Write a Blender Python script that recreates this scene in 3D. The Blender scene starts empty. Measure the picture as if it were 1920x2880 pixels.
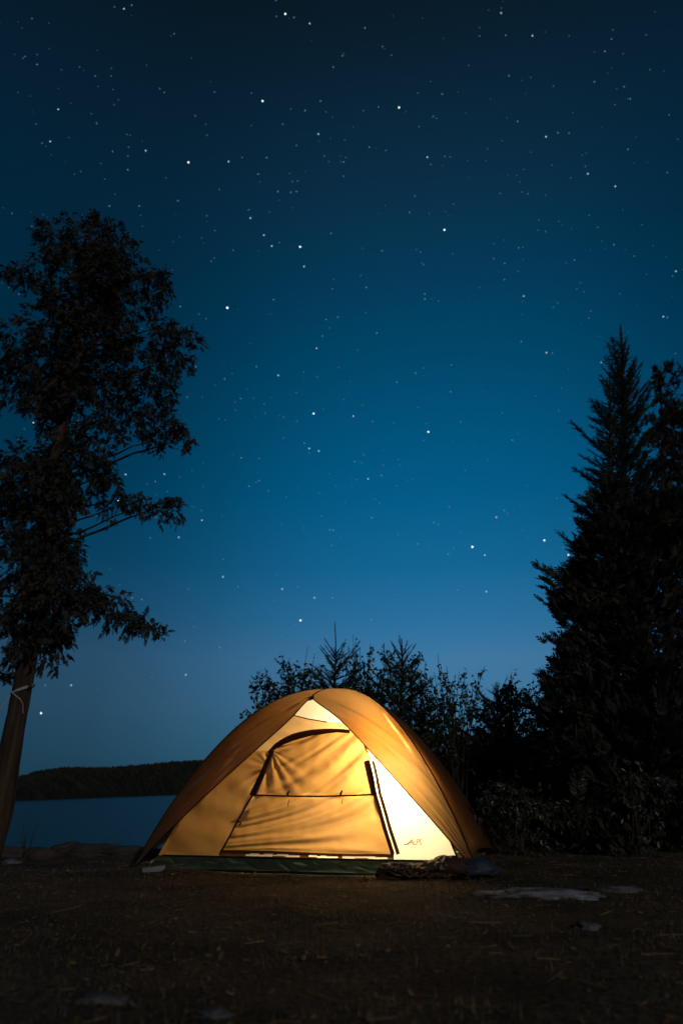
import bpy, math, random
import numpy as np
from mathutils import Vector, Matrix, noise
R = math.radians
rng = np.random.default_rng(11)
random.seed(5)
sc = bpy.context.scene
col = sc.collection

# ------------------------------------------------------------ camera
H_CAM, PITCH = 0.515, R(22.3)
cam_d = bpy.data.cameras.new('camera'); cam = bpy.data.objects.new('camera', cam_d)
col.objects.link(cam); sc.camera = cam
cam.location = (0, 0, H_CAM); cam.rotation_euler = (R(90)+PITCH, 0, 0)
cam_d.sensor_fit = 'VERTICAL'; cam_d.sensor_height = 36; cam_d.lens = 24
cam_d.clip_start = .05; cam_d.clip_end = 20000
cam_d.dof.use_dof = True; cam_d.dof.focus_distance = 5.6; cam_d.dof.aperture_fstop = 1.8
CP, SP = math.cos(PITCH), math.sin(PITCH)
def ray(px, py):
    u = (px-960)/1920; v = (1440-py)/1920
    return Vector((u, CP - v*SP, SP + v*CP))
def wp(px, py, Y):
    d = ray(px, py); return Vector((0, 0, H_CAM)) + d*(Y/d.y)
def mpp(px, py, Y):                      # metres per photo pixel there
    return (Y/ray(px, py).y)/1920

# ------------------------------------------------------------ materials
def mat(name):
    m = bpy.data.materials.new(name); m.use_nodes = True
    nt = m.node_tree; nt.nodes.clear()
    out = nt.nodes.new('ShaderNodeOutputMaterial')
    return m, nt, out
def N(nt, t, **kw):
    n = nt.nodes.new(t)
    for k, v in kw.items():
        if k in n.inputs: n.inputs[k].default_value = v
        else: setattr(n, k, v)
    return n
def noise_col(nt, scale, c1, c2, lo=.35, hi=.65, detail=5, coord='Object', stretch=None):
    tc = N(nt, 'ShaderNodeTexCoord'); src = tc.outputs[coord]
    if stretch:
        mp = N(nt, 'ShaderNodeMapping'); mp.inputs['Scale'].default_value = stretch
        nt.links.new(src, mp.inputs[0]); src = mp.outputs[0]
    nz = N(nt, 'ShaderNodeTexNoise', Scale=scale, Detail=detail, Roughness=.6)
    nt.links.new(src, nz.inputs['Vector'])
    cr = N(nt, 'ShaderNodeValToRGB')
    cr.color_ramp.elements[0].position = lo; cr.color_ramp.elements[0].color = (*c1, 1)
    cr.color_ramp.elements[1].position = hi; cr.color_ramp.elements[1].color = (*c2, 1)
    nt.links.new(nz.outputs['Fac'], cr.inputs[0])
    return cr.outputs[0], nz.outputs['Fac'], src
def bump(nt, fac, strength, dist):
    b = N(nt, 'ShaderNodeBump', Strength=strength, Distance=dist)
    nt.links.new(fac, b.inputs['Height']); return b.outputs[0]
def solid(name, c1, c2, scale=8, rough=.8, spec=.3, bmp=0, bdist=.01, coord='Object', stretch=None, metallic=0, lo=.35, hi=.65):
    m, nt, out = mat(name)
    c, f, s = noise_col(nt, scale, c1, c2, coord=coord, stretch=stretch, lo=lo, hi=hi)
    p = N(nt, 'ShaderNodeBsdfPrincipled', Roughness=rough, Metallic=metallic)
    p.inputs['Specular IOR Level'].default_value = spec
    nt.links.new(c, p.inputs['Base Color'])
    if bmp: nt.links.new(bump(nt, f, bmp, bdist), p.inputs['Normal'])
    nt.links.new(p.outputs[0], out.inputs[0]); return m
def leafmat(name, c1, c2, rough=.5, spec=.4, scale=3, trans=.35):
    m, nt, out = mat(name)
    c, f, s = noise_col(nt, scale, c1, c2)
    p = N(nt, 'ShaderNodeBsdfPrincipled', Roughness=rough); p.inputs['Specular IOR Level'].default_value = spec
    nt.links.new(c, p.inputs['Base Color'])
    t = N(nt, 'ShaderNodeBsdfTranslucent'); nt.links.new(c, t.inputs[0])
    mx = N(nt, 'ShaderNodeMixShader'); mx.inputs[0].default_value = trans
    nt.links.new(p.outputs[0], mx.inputs[1]); nt.links.new(t.outputs[0], mx.inputs[2])
    nt.links.new(mx.outputs[0], out.inputs[0]); return m
def fabric(name, c1, c2, trans=.7, gloss=.06, rough=.4, weave=900, see=0.0, nscale=3, refl=.45):
    """thin cloth: lets lamp light through, slightly shiny coating"""
    m, nt, out = mat(name)
    c, f, s = noise_col(nt, nscale, c1, c2)
    wv = N(nt, 'ShaderNodeTexNoise', Scale=60., Detail=6., Roughness=.75)
    nt.links.new(s, wv.inputs['Vector'])
    b = bump(nt, wv.outputs['Fac'], .35, .004)
    d = N(nt, 'ShaderNodeBsdfDiffuse'); t = N(nt, 'ShaderNodeBsdfTranslucent')
    nt.links.new(c, t.inputs[0])
    dk = N(nt, 'ShaderNodeMix', data_type='RGBA', blend_type='MULTIPLY'); dk.inputs[0].default_value = 1; dk.inputs[7].default_value = (refl, refl, refl, 1)
    nt.links.new(c, dk.inputs[6]); nt.links.new(dk.outputs[2], d.inputs[0])
    nt.links.new(b, d.inputs['Normal']); nt.links.new(b, t.inputs['Normal'])
    mx = N(nt, 'ShaderNodeMixShader'); mx.inputs[0].default_value = trans
    nt.links.new(d.outputs[0], mx.inputs[1]); nt.links.new(t.outputs[0], mx.inputs[2])
    g = N(nt, 'ShaderNodeBsdfGlossy', Roughness=rough); g.inputs[0].default_value = (.8, .8, .8, 1)
    nt.links.new(b, g.inputs['Normal'])
    m2 = N(nt, 'ShaderNodeMixShader'); m2.inputs[0].default_value = gloss
    nt.links.new(mx.outputs[0], m2.inputs[1]); nt.links.new(g.outputs[0], m2.inputs[2])
    last = m2.outputs[0]
    if see:
        tr = N(nt, 'ShaderNodeBsdfTransparent')
        m3 = N(nt, 'ShaderNodeMixShader'); m3.inputs[0].default_value = see
        nt.links.new(last, m3.inputs[1]); nt.links.new(tr.outputs[0], m3.inputs[2]); last = m3.outputs[0]
    nt.links.new(last, out.inputs[0]); return m

M = {}
M['fly'] = fabric('fly_nylon', (.39, .232, .092), (.44, .265, .108), trans=.66, refl=.25, gloss=.06, rough=.38)
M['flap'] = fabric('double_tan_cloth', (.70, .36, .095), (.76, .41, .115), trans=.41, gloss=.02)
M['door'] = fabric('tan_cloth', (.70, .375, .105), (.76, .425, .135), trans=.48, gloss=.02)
M['pale'] = fabric('cream_lit_cloth', (.86, .78, .58), (.9, .83, .64), trans=.85, gloss=.02)  # cream top cloth; on the right side panel it paints in the lamp's glare
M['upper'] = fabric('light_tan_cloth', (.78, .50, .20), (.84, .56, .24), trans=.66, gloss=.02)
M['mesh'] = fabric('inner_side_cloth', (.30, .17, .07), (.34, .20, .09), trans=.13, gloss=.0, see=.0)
M['green'] = fabric('green_floor_cloth', (.06, .10, .06), (.10, .15, .09), trans=.22, gloss=.06, rough=.45)
M['zip'] = fabric('zip_tape', (.045, .018, .006), (.06, .025, .008), trans=.35, gloss=.03)
M['black'] = solid('black_webbing', (.008, .006, .005), (.016, .012, .01), rough=.7)
M['sill'] = fabric('sill_cloth', (.10, .035, .012), (.16, .06, .02), trans=.4, gloss=.04)
M['bedding'] = fabric('pale_bedding', (.7, .6, .45), (.8, .7, .55), trans=.5, gloss=.02)
M['logo'] = fabric('logo_ink', (.46, .31, .13), (.5, .34, .15), trans=.7, gloss=.0)
M['bark'] = solid('bark', (.025, .017, .012), (.085, .055, .038), scale=14, rough=.9, bmp=1, bdist=.03, stretch=(1, 1, .12))
M['twig'] = solid('twig_bark', (.03, .022, .017), (.06, .045, .035), rough=.9)
M['cedar'] = leafmat('cedar_leaf', (.035, .042, .036), (.070, .068, .055), rough=.7, spec=.2)
M['spruce'] = leafmat('spruce_needle', (.04, .065, .05), (.07, .10, .08), rough=.7, spec=.2)
M['leaf'] = leafmat('shrub_leaf', (.03, .05, .018), (.07, .09, .03), rough=.45, spec=.5)
M['bramble'] = leafmat('bramble_leaf', (.04, .06, .035), (.12, .14, .10), rough=.35, spec=.7)
M['grass'] = leafmat('grass_blade', (.075, .068, .035), (.19, .15, .08), rough=.6, spec=.3, scale=1.3)
M['dry'] = leafmat('dry_leaf', (.14, .08, .04), (.32, .20, .11), rough=.7, spec=.2, scale=6)
M['rock'] = solid('rock', (.03, .022, .018), (.085, .065, .055), scale=5, rough=.9, bmp=.8, bdist=.03)
M['pale_rock'] = solid('pale_rock', (.28, .28, .29), (.5, .5, .52), scale=7, rough=.9, bmp=.7, bdist=.02)
M['flat_rock'] = solid('bedded_rock', (.035, .033, .03), (.15, .155, .17), scale=5, rough=.9, bmp=.8, bdist=.02, lo=.42, hi=.66)
M['slab'] = solid('pale_slab', (.045, .043, .042), (.30, .33, .39), scale=6, rough=.9, bmp=.8, bdist=.02, lo=.40, hi=.62)
M['roll'] = fabric('brown_cloth', (.09, .045, .02), (.20, .10, .045), trans=.15, gloss=.06)
M['sack'] = solid('navy_sack', (.018, .028, .05), (.03, .045, .07), rough=.6, bmp=.5, bdist=.02)
M['rope'] = solid('rope', (.35, .35, .37), (.5, .5, .53), scale=60, rough=.8, bmp=.5, bdist=.004)
M['metal'] = solid('dull_metal', (.3, .3, .3), (.5, .5, .5), rough=.4, metallic=1)
M['wood'] = solid('pale_board', (.14, .15, .18), (.24, .26, .30), scale=9, rough=.8, bmp=.4, bdist=.004, stretch=(.2, 3, 3))
M['forest'] = solid('far_forest', (.018, .022, .018), (.045, .045, .035), scale=.05, rough=1, spec=0)

# ------------------------------------------------------------ mesh helpers
def build(name, V, F, material, parent=None, smooth=False):
    """F: list of (k,) int arrays (K,n) or one array; every array may have its own n"""
    me = bpy.data.meshes.new(name)
    V = np.asarray(V, dtype=np.float32).reshape(-1, 3)
    if not isinstance(F, list): F = [F]
    F = [np.asarray(f, dtype=np.int32) for f in F if len(f)]
    me.vertices.add(len(V)); me.vertices.foreach_set('co', V.ravel())
    loops = np.concatenate([f.ravel() for f in F])
    tot = np.concatenate([np.full(len(f), f.shape[1], dtype=np.int32) for f in F])
    start = np.concatenate([[0], np.cumsum(tot)[:-1]]).astype(np.int32)
    me.loops.add(len(loops)); me.loops.foreach_set('vertex_index', loops)
    me.polygons.add(len(tot)); me.polygons.foreach_set('loop_start', start)
    me.update(calc_edges=True); me.validate()
    me.polygons.foreach_set('use_smooth', np.full(len(me.polygons), smooth))
    me.materials.append(material)
    o = bpy.data.objects.new(name, me); col.objects.link(o)
    if parent: o.parent = parent
    return o
class MB:
    def __init__(s): s.V = []; s.F3 = []; s.F4 = []; s.n = 0
    def add(s, V, F):
        V = np.asarray(V, dtype=np.float32).reshape(-1, 3); F = np.asarray(F, dtype=np.int32)
        (s.F3 if F.shape[1] == 3 else s.F4).append(F + s.n)
        s.V.append(V); s.n += len(V)
    def tube(s, pts, radii, seg=6, closed_end=True):
        pts = [Vector(p) for p in pts]; n = len(pts)
        if not hasattr(radii, '__len__'): radii = [radii]*n
        V = []; up = Vector((.13, .9, .31)).normalized()
        for i, p in enumerate(pts):
            t = (pts[min(i+1, n-1)] - pts[max(i-1, 0)]).normalized()
            a = t.cross(up); 
            if a.length < 1e-3: a = t.cross(Vector((1, 0, 0)))
            a.normalize(); b = t.cross(a)
            for k in range(seg):
                an = 2*math.pi*k/seg
                V.append(p + (a*math.cos(an) + b*math.sin(an))*radii[i])
        F = [(i*seg+k, i*seg+(k+1) % seg, (i+1)*seg+(k+1) % seg, (i+1)*seg+k) for i in range(n-1) for k in range(seg)]
        s.add([tuple(v) for v in V], F)
        if closed_end and seg >= 3:
            c0 = s.n; s.add([tuple(pts[0])] + [tuple(v) for v in V[:seg]], [(0, 1+(k+1) % seg, 1+k) for k in range(seg)])
            s.add([tuple(pts[-1])] + [tuple(v) for v in V[-seg:]], [(0, 1+k, 1+(k+1) % seg) for k in range(seg)])
    def done(s, name, material, parent=None, smooth=False):
        F = []
        if s.F3: F.append(np.concatenate(s.F3))
        if s.F4: F.append(np.concatenate(s.F4))
        return build(name, np.concatenate(s.V), F, material, parent, smooth)
def tag(o, label=None, cat=None, group=None, kind=None):
    if label: o['label'] = label
    if cat: o['category'] = cat
    if group: o['group'] = group
    if kind: o['kind'] = kind
    return o
def empty(name, loc=(0, 0, 0), rz=0):
    o = bpy.data.objects.new(name, None); col.objects.link(o); o.location = loc; o.rotation_euler = (0, 0, rz)
    o.empty_display_size = .2
    return o
def norm(a): return a/np.maximum(np.linalg.norm(a, axis=-1, keepdims=True), 1e-9)
def frames(D, S):
    """(N,3) directions, (N,) scales -> (N,3,3) with columns d, side, normal"""
    D = norm(D); r = norm(rng.normal(size=D.shape)); side = norm(np.cross(D, r)); nn = np.cross(D, side)
    return np.stack([D, side, nn], axis=2)*S[:, None, None]
def batch(tv, tf, Mx, T):
    V = np.einsum('nij,kj->nki', Mx, tv) + T[:, None, :]
    n = len(tv); F = (tf[None] + (np.arange(len(T))*n)[:, None, None]).reshape(-1, tf.shape[1])
    return V.reshape(-1, 3), F
def diamond(p, ang, L, w, z0=0, z1=0):
    c, s = math.cos(ang), math.sin(ang); d = np.array([c, s, 0]); q = np.array([-s, c, 0]); p = np.array([p[0], p[1], z0])
    e = p + d*L; e[2] = z1
    m = p + d*L*.5; m[2] = (z0+z1)/2
    return [p, m + q*w, e, m - q*w]
def spray_tpl():
    V = []; V += diamond((0, 0), 0, 1, .04, 0, -.10)
    for i, x in enumerate((.06, .20, .34, .48, .62, .76)):
        for sg in (-1, 1):
            xx = x + .035*sg; L = .44*(1-.45*x)
            V += diamond((xx, 0), sg*R(36+4*i*(-1)**i), L, .075, -.1*xx, -.1*xx + .05*sg)
    V = np.array(V); return V, np.arange(len(V)).reshape(-1, 4)
def needle_tpl(k=9):
    V = []; V += diamond((0, 0), 0, 1, .03)
    V += [np.array(q)[[0, 2, 1]] for q in diamond((0, 0), 0, 1, .018)]
    for i in range(k):
        x = .04 + .90*i/k
        for j, sg in enumerate((-1, 1)):
            q = diamond((x, 0), sg*R(42), .20, .026)
            a = R((i*67+j*20) % 140 - 70)
            for p in q: V.append(np.array([p[0], p[1]*math.cos(a), p[1]*math.sin(a)]))
    V = np.array(V); return V, np.arange(len(V)).reshape(-1, 4)
def leaf_tpl():
    V = np.array([(0, 0, 0), (.28, .20, .05), (.62, .22, .05), (1, 0, -.08), (.62, -.22, .05), (.28, -.20, .05), (.3, 0, 0), (.64, 0, -.01)])
    F = np.array([(0, 6, 1, 1), (6, 7, 2, 1), (7, 3, 3, 2), (0, 5, 5, 6), (5, 4, 7, 6), (4, 3, 3, 7)])
    return V, F
LV = np.array([(0, 0, 0), (.30, .24, .06), (.68, .21, .04), (1, 0, -.1), (.68, -.21, .04), (.30, -.24, .06)])
LF = np.array([(0, 3, 2, 1), (0, 5, 4, 3)])
SPR, NDL = spray_tpl(), needle_tpl()

# ------------------------------------------------------------ terrain
def sst(x): x = max(0., min(1., x)); return x*x*(3-2*x)
def ground_h(x, y):
    yb = 7.3 + 7*max(0., x-.2)
    z = -5.2*sst((y-yb)/14.) if y > yb else 0.
    if x > 2.5: z += 1.4*sst((x-2.5)/5)*sst((y-6)/5)
    if x > .3: z += 1.1*sst((x-.3)/1.6)*sst((y-7.4)/4.)
    z += .035*noise.noise(Vector((x*.9, y*.9, 0))) + .012*noise.noise(Vector((x*4, y*4, 3)))
    if y < 2: z -= 0
    return z
def axis(dense0, dense1, n, far, m):
    mid = np.linspace(dense0, dense1, n)
    out = np.geomspace(1, far, m)
    return np.concatenate([dense0 - out[::-1], mid, dense1 + out])
xs = axis(-9, 9, 181, 8000, 30); ys = axis(-2, 16, 181, 8000, 30)
X, Y = np.meshgrid(xs, ys)
Z = np.array([[ground_h(x, y) if abs(x) < 200 and abs(y) < 300 else (-5.2 if y > 0 else 0) for x in xs] for y in ys])
Z = np.where((np.abs(X) > 60) | (Y > 60), np.minimum(Z, -5.2), Z)
Z = np.where((Y < 0), np.maximum(Z, 0*Z - .1), Z)
nx, ny = len(xs), len(ys)
idx = np.arange(nx*ny).reshape(ny, nx)
F = np.stack([idx[:-1, :-1], idx[:-1, 1:], idx[1:, 1:], idx[1:, :-1]], -1).reshape(-1, 4)
gm, nt, out = mat('ground_soil')
c1, f1, s1 = noise_col(nt, 1.6, (.036, .036, .026), (.125, .095, .072), detail=8)
nz = N(nt, 'ShaderNodeTexNoise', Scale=38., Detail=7., Roughness=.7); nt.links.new(s1, nz.inputs['Vector'])
cr = N(nt, 'ShaderNodeValToRGB'); cr.color_ramp.elements[0].position = .35; cr.color_ramp.elements[0].color = (.30, .30, .27, 1)
cr.color_ramp.elements[1].position = .7; cr.color_ramp.elements[1].color = (1.7, 1.6, 1.35, 1)
nt.links.new(nz.outputs['Fac'], cr.inputs[0])
mx = N(nt, 'ShaderNodeMix', data_type='RGBA', blend_type='MULTIPLY'); mx.inputs[0].default_value = 1
nt.links.new(c1, mx.inputs[6]); nt.links.new(cr.outputs[0], mx.inputs[7])
p = N(nt, 'ShaderNodeBsdfPrincipled', Roughness=.95); p.inputs['Specular IOR Level'].default_value = .1
nt.links.new(mx.outputs[2], p.inputs['Base Color']); nt.links.new(bump(nt, nz.outputs['Fac'], .9, .03), p.inputs['Normal'])
nt.links.new(p.outputs[0], out.inputs[0])
tag(build('ground', np.stack([X, Y, Z], -1).reshape(-1, 3), F, gm, smooth=True), kind='structure')

WATER_Z = -4.1
wm, nt, out = mat('lake_water')
tc = N(nt, 'ShaderNodeTexCoord'); mp = N(nt, 'ShaderNodeMapping'); mp.inputs['Scale'].default_value = (.25, .8, 1)
nt.links.new(tc.outputs['Object'], mp.inputs[0])
nz = N(nt, 'ShaderNodeTexNoise', Scale=1.2, Detail=4.); nt.links.new(mp.outputs[0], nz.inputs['Vector'])
p = N(nt, 'ShaderNodeBsdfPrincipled', Roughness=.30, IOR=1.33); p.inputs['Specular IOR Level'].default_value = .32
p.inputs['Base Color'].default_value = (.003, .010, .016, 1)
nt.links.new(bump(nt, nz.outputs['Fac'], .8, .5), p.inputs['Normal']); nt.links.new(p.outputs[0], out.inputs[0])
g = np.array([-9000, -3000, -800, -200, -50, 0, 50, 200, 800, 3000, 9000.]); gy = np.array([8.5, 30, 100, 300, 800, 2000, 9000.])
WX, WY = np.meshgrid(g, gy); ii = np.arange(WX.size).reshape(WX.shape)
tag(build('water', np.stack([WX, WY, np.full(WX.shape, WATER_Z)], -1).reshape(-1, 3),
    np.stack([ii[:-1, :-1], ii[:-1, 1:], ii[1:, 1:], ii[1:, :-1]], -1).reshape(-1, 4), wm), kind='structure')

# far hills: the shore runs away to the right; ridge line read from the photo
prof = [(-900, 2170), (-300, 2166), (0, 2190), (60, 2178), (110, 2163), (180, 2157), (300, 2159), (420, 2152), (520, 2143), (640, 2140), (900, 2150), (1300, 2140), (2000, 2120), (3000, 2140)]
shore = [(-900, 2262), (-300, 2260), (60, 2253), (500, 2236), (900, 2233.5), (3000, 2232.5)]
def interp(L, x): return float(np.interp(x, [a for a, b in L], [b for a, b in L]))
hv = []; rows = 14; cols_ = np.linspace(-900, 3000, 300)
dist = []
for cpx in cols_:
    d = ray(cpx, interp(shore, cpx)); t = (WATER_Z - H_CAM)/d.z; s = Vector((0, 0, H_CAM)) + d*t
    dt = ray(cpx, interp(prof, cpx)); yr = s.y*1.35; top = Vector((0, 0, H_CAM)) + dt*(yr/dt.y); top.z -= 2.5
    dist.append(s.y)
    for r in range(rows):
        f = r/(rows-1); q = s.lerp(top, f); q.z = (WATER_Z-.5) + (top.z-WATER_Z+.5)*(math.sin(f*math.pi/2)**.8) 
        q.z += noise.noise(Vector((q.x*.01, q.y*.01, 0)))*3*f*(1-f)*4
        hv.append((q.x, q.y, q.z))
hv = np.array(hv); ii = np.arange(len(hv)).reshape(len(cols_), rows)
HF = np.stack([ii[:-1, :-1], ii[1:, :-1], ii[1:, 1:], ii[:-1, 1:]], -1).reshape(-1, 4)
back = hv[ii[:, -1]].copy(); back[:, 1] *= 1.3; back[:, 2] = -6
HV = np.concatenate([hv, back]); jj = np.arange(len(back)) + len(hv)
HF = np.concatenate([HF, np.stack([ii[:-1, -1], ii[1:, -1], jj[1:], jj[:-1]], -1)])
tag(build('hills', HV, HF, M['forest'], smooth=True), kind='structure')
# trees on the far hills, one mass
n = 9000
a = rng.uniform(0, len(cols_)-1.01, n) ** 1.0; a = np.where(rng.random(n) < .65, rng.uniform(60, 145, n), a); b = rng.random(n)**.5*(rows-1.01)
ai, bi = a.astype(int), b.astype(int); G = hv[ii]
Pp = G[ai, bi]*(1-(b-bi))[:, None] + G[ai, bi+1]*(b-bi)[:, None] + (G[ai+1, bi]-G[ai, bi])*(a-ai)[:, None]
cone = []
for k in range(6):
    an = k*math.pi/3; cone.append((math.cos(an)*.5, math.sin(an)*.5, -.3))
for k in range(6):
    an = k*math.pi/3+.5; cone.append((math.cos(an)*.42, math.sin(an)*.42, .5))
cone.append((0.05, 0, .85)); cone = np.array(cone)
cf = np.array([(k, (k+1) % 6, 6+(k+1) % 6, 6+k) for k in range(6)]+[(6+k, 6+(k+1) % 6, 12, 12) for k in range(6)])
cq = cf[:6]; ct = np.array([(6+k, 6+(k+1) % 6, 12) for k in range(6)])
Sx = rng.uniform(1.2, 3.2, n)*np.clip(Pp[:, 1]/700, .7, 2.0); Mx = np.zeros((n, 3, 3)); Mx[:, 0, 0] = Sx*.9; Mx[:, 1, 1] = Sx*.9; Mx[:, 2, 2] = Sx*rng.uniform(.6, 1.25, n)
V1, Q1 = batch(cone, cq, Mx, Pp); _, T1 = batch(cone, ct, Mx, Pp)
tag(build('forest', V1, [Q1, T1], M['forest']), 'dark tree covered ridge along the far shore of the lake', 'forest', kind='stuff')

# ------------------------------------------------------------ tent
A, B, HT, P = 1.225, .97, 1.31, 2.15
TX, TY, TR = -.085, 6.22, R(-13)
tent = empty('dome_tent', (TX, TY, ground_h(TX, TY)*0), TR)
tag(tent, 'lit orange dome tent with a zipped door and green floor on the dark lakeshore', 'tent')
Tm = Matrix.Translation((TX, TY, 0)) @ Matrix.Rotation(TR, 4, 'Z'); Ti = Tm.inverted()
def nz3(x, y, z=0): return noise.noise(Vector((x, y, z)))
def grid(name, fn, nu, nv, material, parent, thick=0, smooth=True, mask=None):
    V = [fn(i/nu, j/nv) for j in range(nv+1) for i in range(nu+1)]
    ii = np.arange(len(V)).reshape(nv+1, nu+1)
    F = np.stack([ii[:-1, :-1], ii[:-1, 1:], ii[1:, 1:], ii[1:, :-1]], -1).reshape(-1, 4)
    return build(name, np.array([tuple(v) for v in V]), F, material, parent, smooth)
# --- rain fly: three walls + two front wings
def poleheight(t): return .042*(1-t**14) + .008 + HT*(1-t**P)
HEM = .07
def wall_pt(side, t, w):
    z = poleheight(t)
    bow = 1 - .05*(1-w*w)*min(1, t*3)
    wr = .006*nz3(w*5+side*9, t*7, side)*min(1, t*4)
    if side == 0: x, y = A*t*bow*(1+.07*(w+1)/2*t**3) + wr, B*t*w          # right
    elif side == 1: x, y = -A*t*bow - wr, -B*t*w      # left
    else: x, y = -A*t*w, B*t*bow + wr                 # back
    return Vector((x, y, z))
def wall(side):
    def fn(u, v):
        w = -1 + 2*u
        tmax = 1 - (.025 if side == 0 else .05)*math.sqrt(max(0, 1-w*w)) - (.0 if side == 0 else .012)
        return wall_pt(side, .002 + v*(tmax-.002), w)
    return fn
fly_root = grid('fly', wall(0), 40, 60, M['fly'], tent)
grid('fly_wall', wall(1), 40, 60, M['fly'], tent)
grid('fly_wall', wall(2), 40, 60, M['fly'], tent)
ZB = .925
def front_pt(t, w, off=.035, wr=0):
    z = poleheight(t)
    y = -B*t - off*(min(1, t*4)) * (1-abs(w)**4)
    brow = math.exp(-((t-.31)/.17)**2)*(1-abs(w)**1.5)*.24
    return Vector((A*t*w - brow*.12, y-brow + wr, z - brow*.16))
def we(t):
    if t < 1e-3: return 0
    return max(0., (1-(1-t**P)/ZB)/t)
def wing(sg):
    def fn(u, v):
        t = .004 + v*(.992-.004); w0 = we(t)
        w0 = w0**1.0; w = w0 + (1-w0)*u
        k = 1 - .4*v
        wr = .020*nz3(u*1.4+v*2.2, v*13-u*7, sg*3+5) * min(1, v*2.2) * (1-u)*(4*u+.35) * (1-v)**.4*1.5
        return front_pt(t, sg*w, wr=wr)
    return fn
grid('fly_front_wing', wing(1), 50, 110, M['fly'], tent)
grid('fly_front_wing', wing(-1), 50, 110, M['fly'], tent)
# dark bound edge of the wings, pole sleeves
for sg in (1, -1):
    e = MB(); pts = []
    for k in range(70):
        t = .30 + (.992-.30)*k/69; pts.append(front_pt(t, sg*we(t)))
    e.tube(pts, .0045, 5); e.done('hem_binding', M['zip'], tent, True)
rb = MB(); rb.tube([front_pt(t, 0) + Vector((0, -.003, -.002)) for t in np.linspace(.05, .30, 14)], .007, 5)
rb.done('ridge_seam', M['zip'], tent, True)
tb = MB(); q = front_pt(.30, 0); tb.tube([q+Vector((-.035, .02, -.012)), q+Vector((.0, .0, -.006)), q+Vector((.02, .0, .0))], [.014, .016, .008], 6); tb.done('brow_tab', M['black'], tent)
for (sx, sy) in ((1, -1), (-1, -1), (1, 1), (-1, 1)):
    e = MB(); pts = [Vector((sx*A*t*(1.002+(.07*t**3 if (sx > 0 and sy > 0) else 0)), sy*B*t*1.002 - (.004 if sy < 0 else 0), poleheight(t)+.003)) for t in np.linspace(.03, 1, 50)]
    e.tube(pts, .0055, 6); e.done('pole_sleeve', M['zip'], tent, True)
for (sx, sy) in ((1, -1), (-1, -1), (1, 1), (-1, 1)):
    e = MB(); c = Vector((sx*A, sy*B, .012))
    e.tube([c + Vector((0, 0, .02)), c + Vector((sx*.05, sy*.04, -.005))], [.012, .008], 6); e.done('corner_strap', M['black'], tent)

# --- inner canopy
AI, BI, HI = 1.13, .90, 1.29
ZF = .084                                 # top of the floor tub
def sI(z): return max(0., 1 - z/HI)**(1/P) if z < HI else 0.
def front_xz(px, py):
    """where the photo ray meets the inner front wall: local (x, z)"""
    o = Ti @ Vector((0, 0, H_CAM)); d = (Ti.to_3x3() @ ray(px, py))
    lo, hi = 3.5, 6.4
    for _ in range(50):
        m = (lo+hi)/2; q = o + d*m
        if q.y + BI*sI(q.z) < 0: lo = m
        else: hi = m
    q = o + d*lo; return (q.x, q.z)
def onfront(x, z, off=0.):
    y = -BI*sI(z); return Vector((x, y - off, z))
def XZ(L): return [front_xz(*p) for p in L]
ZL = XZ([(621, 2402), (645, 2357), (668, 2312), (690, 2273), (712, 2236), (728, 2200), (745, 2162), (768, 2112)])
DT = XZ([(768, 2112), (800, 2085), (850, 2066), (900, 2058), (950, 2055)]); 
ZR = XZ([(1108, 2402), (1098, 2370), (1085, 2330), (1072, 2282), (1058, 2234), (1048, 2180), (1038, 2140)])
zr_top = ZR[-1]; DT += [(zr_top[0]-.10, DT[-1][1]-.005), (zr_top[0]-.03, (DT[-1][1]+zr_top[1])/2), zr_top]
WL = XZ([(712, 2236), (800, 2239), (900, 2240), (1000, 2237), (1058, 2234)])
DB = XZ([(621, 2390), (760, 2393), (900, 2399), (1000, 2402), (1108, 2401)])
SE = XZ([(822, 2011), (870, 2023), (920, 2031)])
print('DBG', ZL[0], ZL[-1], ZR[0], ZR[-1], SE)
print('DBG2', front_xz(1278, 2358), front_xz(1278, 2408), front_xz(450, 2390), front_xz(875, 1992))
def resample(L, n):
    L = np.array(L); s = np.concatenate([[0], np.cumsum(np.linalg.norm(np.diff(L, axis=0), axis=1))]); s /= s[-1]
    t = np.linspace(0, 1, n+1); return np.stack([np.interp(t, s, L[:, 0]), np.interp(t, s, L[:, 1])], -1)
def fan(x, z, cx, cz, k, seed, stretch=.35):
    dx, dz = x-cx, z-cz; an = math.atan2(dz, dx); r = math.hypot(dx, dz)
    return nz3(an*k + .4*nz3(x*3, z*3, seed), r*stretch*3, seed)
def ridge(v): return (1-abs(v))**2
def wr_flap(x, z):
    # folds sweep from the upper right down to the left, plus tight ones under the arch
    a = x*.62 - z*1.0 + .35*x*x
    f = nz3(a*9 + .8*nz3(x*2, z*2, 1), x*1.0 + z, 2)*.032 + nz3(a*21, x*1.6, 7)*.012
    f += fan(x, z, ZL[-1][0]-.02, ZL[-1][1]+.01, 5, 4)*.030*math.exp(-2.6*math.hypot(x-ZL[-1][0], z-ZL[-1][1]))
    f += nz3(x*16, z*16, 5)*.003
    return f
def wr_low(x, z):
    k = max(0, min(1, (z-.12)/.40))
    a = z*1.0 - x*.50*k + .1*x*x
    f = nz3(a*12 + .6*nz3(x*1.5, z*2, 3), x*.7, 12)*.048 + nz3(a*27, x*1.1, 17)*.020
    f += nz3(x*15, z*15, 6)*.003
    return f
def wr_side(x, z):
    f = nz3(x*4.0+z*5.5 + nz3(x*2, z*2, 9), x*1.5-z*1.4, 22)*.018 + nz3(x*13, z*13, 8)*.0022
    zt = ZL[-1]; f += fan(x, z, zt[0], zt[1]-.12, 4, 14)*.026*math.exp(-4*math.hypot(x-zt[0], z-zt[1]+.12))
    return f
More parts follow.
